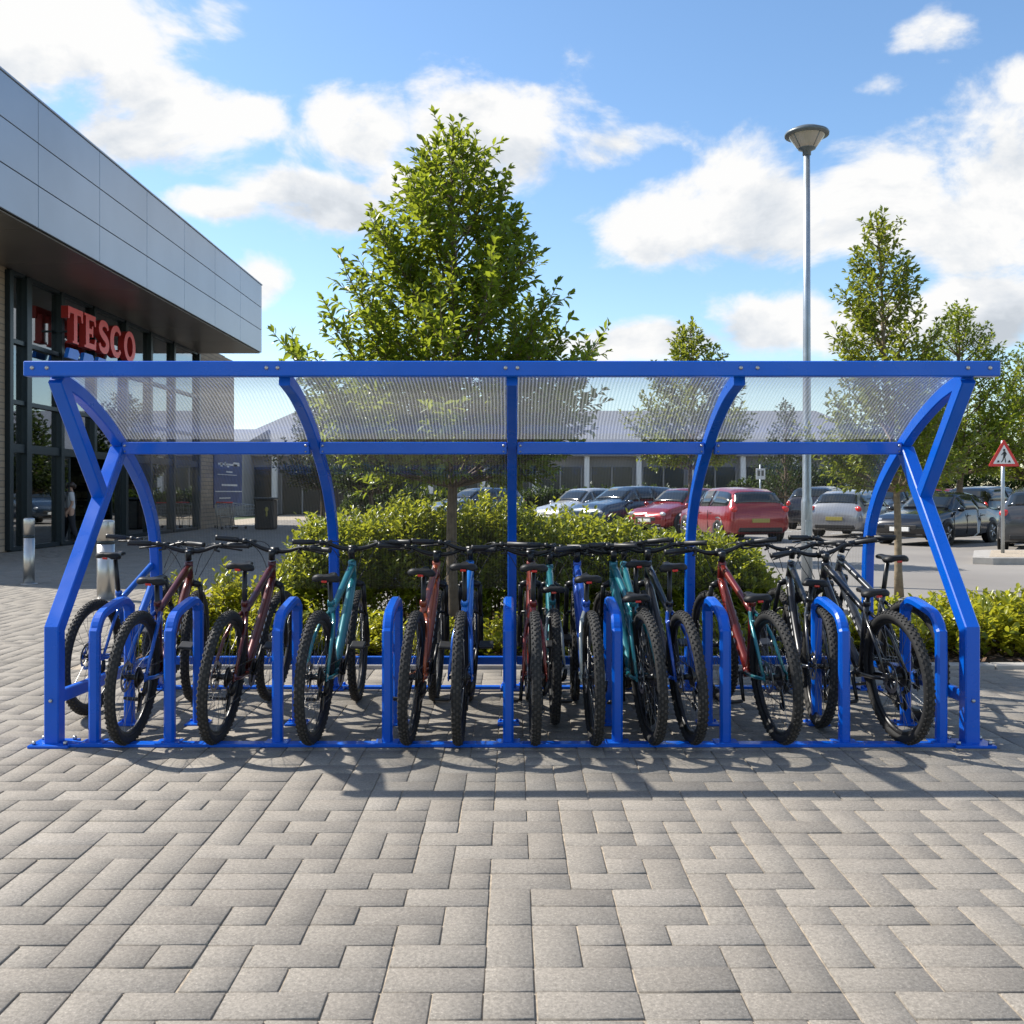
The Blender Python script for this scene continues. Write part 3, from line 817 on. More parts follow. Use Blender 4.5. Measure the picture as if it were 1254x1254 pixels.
# hoop rack
RK = empty('bike_rack', (0, 0, 0)); tag(RK, 'blue rack of nine rounded hoops on a base rail, in the shelter', 'bike rack')
mb = MB(); mb.box((.015, -.02, .009), (4.96, .075, .018), None, 0, .003); mb.build('base_rail', BL, RK)
for x in (-2.28, -1.87, -1.28, -.68, -.02, .575, 1.165, 1.815, 2.345):
    hp = [(x, 0, .012)] + [(x, y, z) for y, z in smooth_path([(0, .05), (0, .56), (.012, .62), (.045, .672), (.10, .705), (.22, .728), (.36, .745), (.43, .735), (.475, .70), (.49, .64), (.49, .05)], 3)] + [(x, .49, .012)]
    mb = MB(); mb.sweep(hp, .058, .05, (1, 0, 0), ch=.012); h = mb.build('hoop', BL, RK)
    mb = MB(); mb.box((x, -.006, .0205), (.13, .10, .006), None, 0, .002); mb.build('foot_plate', BL, h)
    mb = MB(); mb.box((x, .49, .006), (.13, .12, .012), None, 0, .002)
    for sx in (-1, 1): mb.lathe([(.009, .012), (.009, .022), (0, .024)], (x + sx * .05, .52, 0), 'z', 6)
    mb.build('foot_plate', BL, h)
exec_bikes = True
# ------------------------------------------------------------------ bicycles (local +Y is forward, rear axle at y=0)
WR = .365
RA = Vector((0, 0, WR)); FA = Vector((0, 1.14, WR)); BB = Vector((0, .435, .315))
SAX = Vector((0, -.375, .927))                                   # steering axis
HB = Vector((0, .892, .815)); HT = HB + SAX * .125

def steer_pivot(): return HB

def build_wheel(root, c, cassette):
    w = MB()
    prof = []
    rc = WR - .030
    for k in range(12):
        a = 2 * math.pi * k / 12
        prof.append((rc + .0265 * math.cos(a) * 1.0, .0275 * math.sin(a)))
    prof.append(prof[0])
    w.lathe([(r, z) for r, z in prof], (0, 0, 0), 'x', 56)
    w.f = [f for f in w.f if len(f) < 20]; w.m = w.m[:len(w.f)]; w.sm = w.sm[:len(w.f)]
    # tread blocks
    for i in range(64):
        for j, off in enumerate((-.021, -.0075, .0075, .021)):
            a = 2 * math.pi * (i + (.5 if j % 2 else 0)) / 64
            tilt = off / .0275
            rr = rc + .0265 * math.cos(tilt * 1.05) + .0005
            sz = (.0105, .0165, .0065) if abs(off) < .01 else (.0085, .013, .007)
            rot = Matrix.Rotation(-a, 3, 'X') @ Matrix.Rotation(tilt * .95, 3, 'Y')
            p = Matrix.Rotation(-a, 3, 'X') @ Vector((off, 0, rr))
            w.box(p, sz, rot, 1)
    o = w.build('wheel', [M['rubber'], M['tread']], root, fix=False)
    o.location = c
    r_ = MB(); r_.lathe([(WR - .056, -.013), (WR - .050, -.0145), (WR - .048, 0), (WR - .050, .0145), (WR - .056, .013), (WR - .072, .006), (WR - .072, -.006), (WR - .056, -.013)], (0, 0, 0), 'x', 48)
    r_.f = [f for f in r_.f if len(f) < 20]; r_.m = r_.m[:len(r_.f)]; r_.sm = r_.sm[:len(r_.f)]
    r_.build('rim', M['blackmetal'], o, fix=False)
    s = MB()
    for i in range(28):
        a = 2 * math.pi * i / 28; b = a + (.42 if (i // 2) % 2 else -.42); sx = 1 if i % 2 else -1
        s.tube([(sx * .026, .024 * math.sin(b), .024 * math.cos(b)), (sx * .003, (WR - .07) * math.sin(a), (WR - .07) * math.cos(a))], .0013, 3, caps=False)
    s.build('spokes', M['spoke'], o, fix=False)
    h = MB(); h.lathe([(.008, -.062), (.012, -.05), (.012, -.034), (.027, -.03), (.027, -.024), (.016, -.02), (.016, .02), (.027, .024), (.027, .03), (.012, .034), (.012, .05), (.008, .062)], (0, 0, 0), 'x', 14)
    h.build('hub', M['blackmetal'], o)
    d = MB()
    d.lathe([(.064, -.042), (.085, -.042), (.085, -.0402), (.064, -.0402), (.064, -.042)], (0, 0, 0), 'x', 32, 0, False)
    d.f = [f for f in d.f if len(f) < 20]; d.m = d.m[:len(d.f)]; d.sm = d.sm[:len(d.f)]
    for i in range(6):
        a = i * math.pi / 3
        d.tube([(-.041, .02 * math.sin(a), .02 * math.cos(a)), (-.041, .068 * math.sin(a + .5), .068 * math.cos(a + .5))], .004, 4)
    d.build('brake_disc', M['disc'], o)
    if cassette:
        k = MB()
        for i in range(7):
            rr = .058 - i * .0062; x = .022 + i * .0042
            k.lathe([(.015, x), (rr, x), (rr, x + .002), (.015, x + .002)], (0, 0, 0), 'x', 26, 0, False)
        k.build('cassette', M['chain'], o)
    return o

def build_bike():
    root = empty('bicycle')
    P_ = M['f_blue'] if 'f_blue' in M else M['f_bike_blue']
    ST = BB + (Vector((0, .305, .74)) - BB)                       # seat tube top
    f = MB()
    f.tube([HB - SAX * .012, HB + SAX * .05, HT + SAX * .012], [.027, .024, .026], 14)
    dt = bez(HB + SAX * .02, Vector((0, .70, .55)), BB, 8)
    f.tube(dt, [.026, .029, .031, .031, .031, .03, .03, .032], 12)
    tt = bez(HT - SAX * .02, Vector((0, .58, .80)), ST - Vector((0, -.01, .06)), 7)
    f.tube(tt, [.025, .024, .022, .021, .02, .0195, .019], 12)
    f.tube([BB, ST * .5 + BB * .5, ST], [.024, .019, .0185], 12)
    f.lathe([(.026, -.04), (.029, -.036), (.029, .036), (.026, .04)], BB, 'x', 16)
    f.lathe([(.021, -.02), (.023, 0), (.021, .016)], ST, 'z', 12)
    fr = f.build('frame', P_, root)
    dc = MB()
    for sx in (-1, 1):
        for k in range(5):
            p = dt[2].lerp(dt[6], .15 + k * .13); t = (dt[6] - dt[2]).normalized()
            rot = t.to_track_quat('Y', 'Z').to_matrix()
            dc.box(p + Vector((sx * .0312, 0, 0)), (.0012, .030 - .005 * (k % 2), .017), rot)
    dc.build('decal', M['decal'], fr)
    s = MB()
    for sx in (-1, 1):
        s.tube([ST + Vector((sx * .012, .012, -.055)), ST + Vector((sx * .036, -.07, -.10)), Vector((sx * .052, .14, .56)), RA + Vector((sx * .062, .012, .015))], [.012, .012, .0105, .009], 8)
        s.tube([BB + Vector((sx * .028, -.02, 0)), BB + Vector((sx * .036, -.09, .004)), Vector((sx * .055, .18, .335)), RA + Vector((sx * .062, .004, -.005))], [.015, .013, .011, .010], 8)
        s.box(RA + Vector((sx * .064, .002, .002)), (.007, .042, .046), None, 0, .003)
    s.tube([ST + Vector((-.036, -.072, -.10)), ST + Vector((.036, -.072, -.10))], .010, 8)
    s.build('rear_triangle', P_, root)
    # fork, front wheel, bars
    k = MB()
    cr = HB - SAX * .03
    for sx in (-1, 1):
        lo = FA + Vector((sx * .066, -.004, 0)); up = cr + Vector((sx * .062, .0, 0))
        m_ = lo.lerp(up, .52)
        k.tube([lo, lo.lerp(up, .1), m_], [.014, .0185, .0195], 10)
        k.tube([m_, up], .0155, 10)
    k.tube([cr + Vector((-.064, 0, 0)), cr + Vector((-.03, 0, .012)), cr + Vector((.03, 0, .012)), cr + Vector((.064, 0, 0))], [.02, .022, .022, .02], 10)
    a0 = FA + Vector((-.06, -.09, .27)); 
    k.tube([FA.lerp(cr, .50) + Vector((-.064, .0, 0)), FA.lerp(cr, .58) + Vector((-.05, -.055, .0)), FA.lerp(cr, .58) + Vector((.05, -.055, .0)), FA.lerp(cr, .50) + Vector((.064, .0, 0))], .010, 8)
    fk = k.build('fork', M['blackmetal'], root)
    cal = MB(); cal.box(FA + Vector((-.05, -.07, .045)), (.022, .035, .06), None, 0, .005); cal.build('brake_caliper', M['blackmetal'], fk)
    build_wheel(root, FA, False)
    build_wheel(root, RA, True)
    stc = HT + SAX * .045; clamp = stc + Vector((0, .055, .022))
    t = MB(); t.tube([HT + SAX * .01, HT + SAX * .075], .0195, 12); t.tube([stc, clamp], [.019, .017], 10); t.tube([clamp + Vector((-.024, 0, 0)), clamp + Vector((.024, 0, 0))], .024, 12)
    t.build('stem', M['blackmetal'], root)
    b = MB()
    left = [(0, 0, 0), (.05, 0, .0), (.10, -.004, .012), (.155, -.010, .034), (.20, -.018, .042), (.28, -.034, .044), (.365, -.052, .045)]
    bp = [clamp + Vector((-x, y, z)) for x, y, z in left[::-1]] + [clamp + Vector(q) for q in left[1:]]
    b.tube(bp, [.0115] * 4 + [.013, .0155, .0155, .0155, .013] + [.0115] * 4, 10)
    hb = b.build('handlebar', M['blackmetal'], root)
    for sx in (-1, 1):
        g = MB(); g.tube([clamp + Vector((sx * .235, -.025, .0432)), clamp + Vector((sx * .36, -.051, .045)), clamp + Vector((sx * .372, -.0535, .045))], [.0165, .0165, .0185], 12); g.build('grip', M['blackplastic'], hb)
        l = MB()
        c0 = clamp + Vector((sx * .195, -.016, .0405))
        l.lathe([(.0175, -.011), (.0175, .011)], c0, 'x', 12)
        l.tube([c0 + Vector((0, .012, -.004)), c0 + Vector((-sx * .012, .042, -.012)), c0 + Vector((sx * .03, .058, -.018)), c0 + Vector((sx * .07, .052, -.024)), c0 + Vector((sx * .125, .040, -.03))], [.011, .010, .0075, .006, .0065], 8)
        l.tube([c0 + Vector((-sx * .03, .012, .0)), c0 + Vector((-sx * .055, .046, .004))], [.010, .012], 8)
        l.tube([c0 + Vector((-sx * .03, .0, -.012)), c0 + Vector((-sx * .04, .012, -.030)), c0 + Vector((-sx * .01, -.018, -.036))], [.012, .011, .007], 8)
        l.build('brake_lever', M['blackplastic'], hb)
        c = MB()
        c1 = c0 + Vector((-sx * .05, .045, .003))
        c.tube(bez(c1, c1 + Vector((-sx * .10, .14, .02)), Vector((sx * .02, HB.y + .07, HB.z + .02)), 9), .0026, 5)
        c.tube(bez(c0 + Vector((-sx * .04, .02, -.02)), c1 + Vector((-sx * .04, .13, -.08)), Vector((sx * .03, HB.y + .04, HB.z - .03)), 9), .0024, 5)
        c.build('cable', M['blackplastic'], hb)
    # saddle and post (placed per bicycle)
    sp_ = MB(); sp_.tube([(0, .345, .60), (0, .243, .93)], .0148, 12); sp_.box((0, .235, .942), (.035, .06, .018), None, 0, .004)
    for sx in (-1, 1): sp_.tube([(sx * .022, .33, .958), (sx * .022, .20, .952), (sx * .04, .11, .966)], .0035, 6)
    post = sp_.build('seat_post', M['blackmetal'], root)
    sd = MB(); vs_, fs_ = [], []
    ns, nr = 15, 14
    for i in range(ns):
        t_ = i / (ns - 1); y = .095 + t_ * .275
        wd = np.interp(t_, [0, .08, .22, .4, .6, .85, 1], [.050, .080, .084, .060, .029, .021, .013])
        top = np.interp(t_, [0, .15, .5, .85, 1], [.990, .997, .985, .984, .972]); thick = np.interp(t_, [0, .2, .5, 1], [.050, .066, .040, .020])
        for k_ in range(nr):
            q = 2 * math.pi * k_ / nr
            cx_, sz_ = math.cos(q), math.sin(q)
            zz = top + (sz_ * .5 - .5) * thick * (1 if sz_ < 0 else .75) - (.016 * math.exp(-(cx_ * 3.0) ** 2) if sz_ > 0 and t_ < .75 else 0) - .016 * abs(cx_) ** 3 * (1 - t_) + (.022 * math.exp(-(cx_ * 2.2) ** 2) if sz_ < 0 and t_ < .5 else 0)
            vs_.append((wd * math.copysign(abs(cx_) ** .8, cx_), y, zz))
    for i in range(ns - 1):
        for k_ in range(nr):
            l_ = (k_ + 1) % nr
            fs_.append([i * nr + k_, i * nr + l_, (i + 1) * nr + l_, (i + 1) * nr + k_])
    fs_.append(list(range(nr))); fs_.append([(ns - 1) * nr + k_ for k_ in range(nr)])
    sd.add(vs_, fs_, 0, True); so_ = sd.build('saddle', M['saddle'], root)
    m2 = so_.modifiers.new('round', 'SUBSURF'); m2.levels = 1; m2.render_levels = 1
    rl = MB(); rl.box((0, .098, .948), (.032, .012, .013), None, 0, .003); rl.build('rear_reflector', M['red_light'], so_)
    # drivetrain
    cs = MB()
    cs.lathe([(.05, .044), (.078, .044), (.081, .046), (.078, .048), (.05, .048)], BB, 'x', 32, 0, False)
    for i in range(4):
        a = i * math.pi / 2 + .4
        cs.tube([BB + Vector((.05, 0, 0)), BB + Vector((.046, .06 * math.sin(a), .06 * math.cos(a)))], .007, 5)
    CA = R(65)
    cs.tube([BB + Vector((-.07, 0, 0)), BB + Vector((.07, 0, 0))], .012, 8)
    for sx in (-1, 1):
        d_ = Vector((0, math.cos(CA), math.sin(CA))) * (.17 * sx)
        cs.tube([BB + Vector((sx * .058, 0, 0)), BB + Vector((sx * .072, 0, 0)) + d_], [.013, .010], 8)
    ck = cs.build('crank', M['blackmetal'], root)
    for sx in (-1, 1):
        d_ = Vector((0, math.cos(CA), math.sin(CA))) * (.17 * sx)
        pm = MB(); pm.box(BB + Vector((sx * .125, 0, 0)) + d_, (.085, .085, .018), Matrix.Rotation(.3 * sx, 3, 'X'), 0, .006); pm.build('pedal', M['blackplastic'], ck)
    ch = MB()
    c_r = RA + Vector((.032, 0, 0)); c_b = BB + Vector((.046, 0, 0))
    lp = []
    for q in range(9): a = math.pi / 2 - .05 - q * math.pi / 8; lp.append(c_b + Vector((0, .082 * math.cos(a), .082 * math.sin(a))))
    lp += [Vector((.034, .03, .20)), Vector((.034, -.005, .175)), Vector((.033, .012, .27))]
    for q in range(5): a = math.pi * 1.1 - q * math.pi / 8; lp.append(c_r + Vector((0, .046 * math.cos(a), .046 * math.sin(a))))
    ch.tube(lp, .0042, 4, closed=True); ch.build('chain', M['chain'], root)
    dr = MB(); dr.tube([RA + Vector((.07, .0, -.02)), RA + Vector((.062, .01, -.075)), RA + Vector((.05, .03, -.10))], [.011, .016, .012], 8)
    dr.box(RA + Vector((.042, .015, -.135)), (.008, .03, .10), Matrix.Rotation(-.25, 3, 'X'), 0, .003)
    for z_, y_ in ((-.10, .01), (-.168, .03)): dr.lathe([(.018, -.003), (.018, .003)], RA + Vector((.034, y_, z_)), 'x', 14)
    dr.build('rear_derailleur', M['blackmetal'], root)
    rc_ = MB(); rc_.box(RA + Vector((-.05, .07, .04)), (.022, .05, .035), None, 0, .005); rc_.build('brake_caliper', M['blackmetal'], root)
    return root

STEER = ('fork', 'stem', 'handlebar')
proto_bike = build_bike()
used = [False]
def paint(o, mat):
    o.material_slots[0].link = 'OBJECT'; o.material_slots[0].material = mat
def place_bike(x, y, yaw, roll, sadz, front, rear, label, steer=0, size=1.0):
    o = copy_tree(proto_bike) if used[0] else proto_bike
    o['label'] = label; o['category'] = 'bicycle'; o['group'] = 'bicycles parked in the shelter'
    Rm = Matrix.Rotation(R(-yaw), 4, 'Z') @ Matrix.Rotation(R(roll), 4, 'Y')
    o.location = (x, y, .002); o.rotation_euler = Rm.to_euler(); o.scale = (size, size, size)
    S = Matrix.Translation(HB) @ Matrix.Rotation(R(steer), 4, SAX) @ Matrix.Translation(-HB)
    lift = SAX * random.uniform(-.012, .035)
    for c in list(o.children):
        n = c.name.split('.')[0]
        if n == 'frame': paint(c, M['f_' + front])
        elif n == 'rear_triangle': paint(c, M['f_' + rear])
        elif n in ('seat_post', 'saddle'):
            dz = sadz / size - .985; c.location = (0, -dz * .30, dz)
        if n in STEER or (n == 'wheel' and c.location.y > .5):
            loc = Matrix.Translation(FA) if n == 'wheel' else Matrix()
            c.matrix_local = S @ (Matrix.Translation(lift) if n in ('stem', 'handlebar') else Matrix()) @ loc @ (Matrix.Rotation(random.uniform(0, 6), 4, 'X') if n == 'wheel' else Matrix())
            if n == 'fork' and front in ('orange', 'red') and used[0]: pass
        elif n == 'wheel':
            c.rotation_euler.x = random.uniform(0, 6)
    used[0] = True
    return o
BIKES = [
    # x, y, yaw, roll, saddle height, front, rear, label, steer, size
    (-2.10, .02, -1, 4, .90, 'maroon', 'bike_blue', 'dark red and blue bicycle between the two leftmost hoops', 6, 1),
    (-2.62, .74, 4, 3, 1.0, 'bike_blue', 'bike_blue', 'bright blue bicycle standing partly hidden at the left end of the shelter', -4, .98),
    (-1.62, .03, 1, 5, .985, 'maroon', 'maroon', 'dark red bicycle with raised saddle between second and third hoops', -3, 1),
    (-1.09, .02, 3, 2, .915, 'teal', 'teal', 'teal bicycle with low saddle right of the third hoop', 5, 1),
    (-.565, .02, 2.5, 3, .95, 'orange', 'orange', 'orange brown bicycle leaning beside the fourth hoop', 2, 1),
    (-.29, .01, .5, 1, .98, 'sky', 'bike_blue', 'bright blue bicycle seen straight from behind, left of the centre post', -2, 1),
    (.125, .01, -.5, 0, .975, 'red', 'red', 'rust red bicycle just right of the centre hoop', 1, 1),
    (.45, .01, -1.5, -1, .91, 'cobalt', 'silver', 'silver grey bicycle with blue seat tube left of the sixth hoop', -4, 1),
    (.765, .02, -5, -3, .80, 'teal', 'teal', 'teal bicycle with very low saddle right of the sixth hoop', 4, 1),
    (.985, .03, -4, -4, .98, 'black', 'cobalt', 'black bicycle with blue rear stays left of the seventh hoop', -7, 1),
    (1.47, .03, -5, -4, .80, 'red', 'teal', 'two tone bicycle, red front frame and teal rear stays', 5, 1),
    (2.14, .03, -6, -4, .83, 'black', 'black', 'black bicycle with low saddle beside the last hoop', 8, 1),
    (2.43, .58, -9, -2, .99, 'graphite', 'black', 'dark grey bicycle with high saddle at the right end of the shelter', -6, 1),
    (.80, .46, -1, -2, .965, 'teal', 'teal', 'teal bicycle pushed deeper in behind the low saddle teal one', 9, .96),
    (.255, .50, 0, 0, .80, 'teal', 'silver', 'teal bicycle pushed in deep beside the rust red one', -8, .94),
    (1.80, .42, 3, 2, .85, 'black', 'graphite', 'black bicycle pushed in deep behind the second last hoop', 7, .97),
]
for b in BIKES: place_bike(*b)

# ------------------------------------------------------------------ supermarket
SB = empty('supermarket_building', (-11.7, 25, 0)); tag(SB, 'modern supermarket with grey metal canopy, tall dark glazing and buff brick ends', 'building')
def ch(mb, name, mat, par=SB, off=Vector((-11.7, 25, 0))):
    o = mb.build(name, mat, par); o.location = -off; return o
YN, YF = 12.6, 31.5                         # near and far end of canopy
XG, XF = -11.7, -9.37
ZB, ZT = 6.6, 9.1
mull_y = [XG * F / (px - 627) + CAMY for px in (8, 30, 71.5, 112, 151, 181.5, 210, 241)]
mb = MB(); mb.box((XG - .25, (YN + mull_y[0]) / 2, 3.4), (.5, mull_y[0] - YN, 6.8)); mb.box((XG - .25, (mull_y[-1] + 36.2) / 2, 3.45), (.5, 36.2 - mull_y[-1], 6.9))
mb.box((-18, 36.2 - .2, 3.45), (12.1, .4, 6.9)); mb.box((-18, YN + .2, 3.4), (12.1, .4, 6.8)); mb.box((-24.2, 24.3, 3.4), (.4, 23.2, 6.8)); ch(mb, 'brick_wall', M['brick'])
mb = MB(); mb.box((-18.1, 24.3, 6.99), (12.2, 23.2, .16)); ch(mb, 'roof', M['roofsheet'])
# canopy: inner box and cladding panels with open joints
mb = MB(); mb.box(((XF - 15) / 2 - .03, (YN + YF) / 2, (ZB + ZT) / 2 + .02), (abs(XF + 15) - .06, YF - YN - .06, ZT - ZB - .1)); ch(mb, 'canopy_core', M['frame'])
mb = MB()
rows = [(6.60, 7.42), (7.435, 8.26), (8.275, 9.1)]
ys = [YF - 2.9 * i for i in range(8)]
for i in range(len(ys) - 1):
    y1, y0 = ys[i], max(YN, ys[i + 1])
    if y1 <= YN: continue
    for a, b_ in rows: mb.box((XF, (y0 + y1) / 2, (a + b_) / 2), (.05, y1 - y0 - .02, b_ - a), None, 0, .006)
for k in range(2):
    for a, b_ in rows: mb.box((XF - 1.4 - 2.76 * k, YF - .005, (a + b_) / 2), (2.74, .05, b_ - a), None, 0, .006)
    for a, b_ in rows: mb.box((XF - 1.4 - 2.76 * k, YN + .005, (a + b_) / 2), (2.74, .05, b_ - a), None, 0, .006)
ch(mb, 'cladding', M['clad'])
mb = MB(); mb.box((XF - 2.8, (YN + YF) / 2, ZT + .03), (5.7, YF - YN + .06, .05), None, 0, .01); ch(mb, 'coping', M['clad'])
mb = MB()
for i in range(len(ys) - 1):
    y1, y0 = ys[i], max(YN, ys[i + 1])
    if y1 > YN: mb.box(((XG + XF) / 2, (y0 + y1) / 2, ZB - .02), (abs(XG - XF) - .1, y1 - y0 - .015, .03))
ch(mb, 'soffit', M['soffit'])
# glazing
TR = [.06, 2.42, 3.5, 4.92, 6.52]
mb = MB()
for i, y in enumerate(mull_y): mb.box((XG + .02, y, 3.28), (.22, .16 if i != 1 else .24, 6.5), None, 0, .01)
for z in TR:
    for i in range(len(mull_y) - 1): mb.box((XG + .0, (mull_y[i] + mull_y[i + 1]) / 2, z), (.16, mull_y[i + 1] - mull_y[i] - .14, .10 if z != 2.42 else .2))
fr = ch(mb, 'window_frame', M['frame'])
for i in range(len(mull_y) - 1):
    for j in range(len(TR) - 1):
        if j == 0 and i in (2, 3): continue
        w = MB(); w.box((XG - .02, (mull_y[i] + mull_y[i + 1]) / 2, (TR[j] + TR[j + 1]) / 2), (.02, mull_y[i + 1] - mull_y[i] - .1, TR[j + 1] - TR[j] - .06)); ch(w, 'window', M['shop_glass'])
for y0, y1 in ((mull_y[2] + .08, mull_y[2] + .75), (mull_y[4] - .75, mull_y[4] - .08)):
    mb = MB()
    for yy in (y0, y1): mb.box((XG - .06, yy, 1.16), (.05, .06, 2.28))
    for zz in (.04, 2.3): mb.box((XG - .06, (y0 + y1) / 2, zz), (.05, y1 - y0 - .06, .06))
    dr_ = ch(mb, 'sliding_door', M['frame'])
    mb = MB(); mb.box((XG - .06, (y0 + y1) / 2, 1.17), (.012, y1 - y0 - .06, 2.2)); po_ = mb.build('pane', M['shop_glass'], dr_)
mb = MB(); mb.box((-18, 24.3, .012), (12, 23, .024)); ch(mb, 'shop_floor', M['shopfloor'])
mb = MB(); mb.box((-18.5, 24.3, 3.3), (.2, 22.8, 6.5)); ch(mb, 'inner_wall', M['shopwall'])
for i, y in enumerate(np.arange(14.5, 34, 2.6)):
    sh_ = empty('shelf_unit', (-15.6, y, .024)); tag(sh_, 'stocked shelf unit standing inside behind the shop glass', 'shelf', 'shelf units inside the shop')
    mb = MB(); mb.box((0, 0, .95), (3.1, .06, 1.9)); mb.build('back_panel', M['shopwall'], sh_)
    for z in (.1, .6, 1.1, 1.6):
        mb = MB(); mb.box((0, 0, z), (3.14, .9, .04)); q_ = mb.build('shelf', M['shelf'], sh_)
        mb = MB(); x = -1.5
        while x < 1.45:
            w = random.uniform(.1, .3); mb.box((x + w / 2, -.25, z + .02 + .16), (w * .9, .3, random.uniform(.2, .32))); x += w
        g_ = mb.build('goods', M['shelf'], q_); g_['kind'] = 'stuff'
# sign letters
SG = empty('shop_sign', (-11.3, 21.8, 5.2)); tag(SG, 'big red raised letters over blue dashes on the dark glazing above the entrance', 'sign')
def letter_poly(c):
    if c == 'T':
        return [(.32, 0), (.68, 0), (.68, .06), (.60, .06), (.60, .83), (.82, .83), (.86, .66), (.94, .66), (.94, 1), (.06, 1), (.06, .66), (.14, .66), (.18, .83), (.40, .83), (.40, .06), (.32, .06)]
    if c == 'E':
        return [(.10, 0), (.88, 0), (.90, .32), (.82, .32), (.77, .16), (.42, .16), (.42, .44), (.60, .44), (.62, .36), (.69, .36), (.69, .68), (.62, .68), (.60, .59), (.42, .59), (.42, .84), (.74, .84), (.79, .70), (.87, .70), (.86, 1), (.10, 1), (.10, .93), (.20, .93), (.20, .07), (.10, .07)]
    if c == 'S':
        cl = [(.80, .74), (.72, .87), (.52, .91), (.33, .86), (.25, .72), (.33, .60), (.52, .51), (.70, .42), (.78, .28), (.68, .13), (.48, .08), (.28, .13), (.18, .27)]
        wd = [.06, .08, .09, .115, .125, .115, .12, .115, .125, .115, .09, .08, .06]
    if c == 'C':
        cl = [(.5 + .36 * math.cos(a), .5 + .415 * math.sin(a)) for a in [R(38 + i * (284 / 14)) for i in range(15)]]
        wd = [.06, .075] + [.085 + .05 * abs(math.cos(R(38 + i * (284 / 14)))) for i in range(2, 13)] + [.075, .06]
    cl = smooth_path([Vector((a, b, 0)) for a, b in cl], 3); wd_ = smooth_path([(w, 0) for w in wd], 3)
    L_, R_ = [], []
    for i, p in enumerate(cl):
        p = Vector(p); t = (Vector(cl[min(len(cl) - 1, i + 1)]) - Vector(cl[max(0, i - 1)])).normalized(); n = Vector((-t.y, t.x, 0))
        L_.append((p.x + n.x * wd_[i][0], p.y + n.y * wd_[i][0])); R_.append((p.x - n.x * wd_[i][0], p.y - n.y * wd_[i][0]))
    return L_ + R_[::-1]
def letter(c, y, w, z, h):
    mb = MB()
    def to3(u, v, q): return Vector((q - .09, (y - 21.8) + u * w, (z - 5.2) + v * h))
    if c == 'O':
        n = 32; vs_ = []
        for q in (0, .18):
            for k in range(n):
                a = 2 * math.pi * k / n; vs_.append(to3(.5 + .44 * math.cos(a), .5 + .5 * math.sin(a), q))
            for k in range(n):
                a = 2 * math.pi * k / n; vs_.append(to3(.5 + .22 * math.cos(a), .5 + .33 * math.sin(a), q))
        fs_, mt = [], []
        for k in range(n):
            l = (k + 1) % n
            fs_ += [[2 * n + k, 2 * n + l, 3 * n + l, 3 * n + k], [k, n + k, n + l, l], [k, l, 2 * n + l, 2 * n + k], [n + k, 3 * n + k, 3 * n + l, n + l]]; mt += [0, 0, 1, 1]
        mb.add(vs_, fs_); mb.m = mt
    else:
        mb.prism(letter_poly(c), to3, .18)
        mb.m = [0, 0] + [1] * (len(mb.f) - 2)
    mb.build('letter', [M['letter_red'], M['letter_side']], SG)
for c, y, w in zip('TESCO', (19.5, 20.42, 21.30, 22.17, 23.10), (.98, .92, .90, .92, .98)): letter(c, y, w, 5.2, .90)
for k in range(5):
    mb = MB()
    mb.prism([(0, 0), (.58, 0), (.70, .17), (.60, .26), (.12, .26)], lambda u, v, q, k=k: Vector((q - .05, 19.62 - 21.8 + k * .88 + u, 4.80 - 5.2 + v)), .1)
    mb.build('dash', M['sign_blue'], SG)
mb = MB()
for k in range(5): mb.box((-.22, -1.9 + k * .95, .3), (.28, .05, .05))
mb.build('bracket', M['frame'], SG)

# poster on the brick wall
PO = empty('poster', (XG + .03, 0, 0)); tag(PO, 'navy blue poster with small white writing on the brick wall', 'poster')
def wy(px): return XG * F / (px - 627) + CAMY
y0, y1 = wy(261), wy(295)
mb = MB(); mb.box((0, (y0 + y1) / 2, 1.9), (.04, y1 - y0, 2.25), None, 0, .005); mb.build('panel', M['poster'], PO)
mb = MB()
for z, a, b_, h in ((2.52, .12, .80, .10), (2.50, .2, .26, .22), (2.53, .34, .38, .22), (2.46, .42, .5, .14), (2.56, .66, .88, .2), (2.22, .4, .62, .08), (2.1, .1, .78, .035), (1.68, .24, .8, .1), (1.42, .03, .98, .05), (1.15, .16, .55, .06)):
    mb.box((.028, y0 + (y1 - y0) * (a + b_) / 2, z), (.012, (y1 - y0) * (b_ - a), h * .75))
mb.build('writing', M['white'], PO)

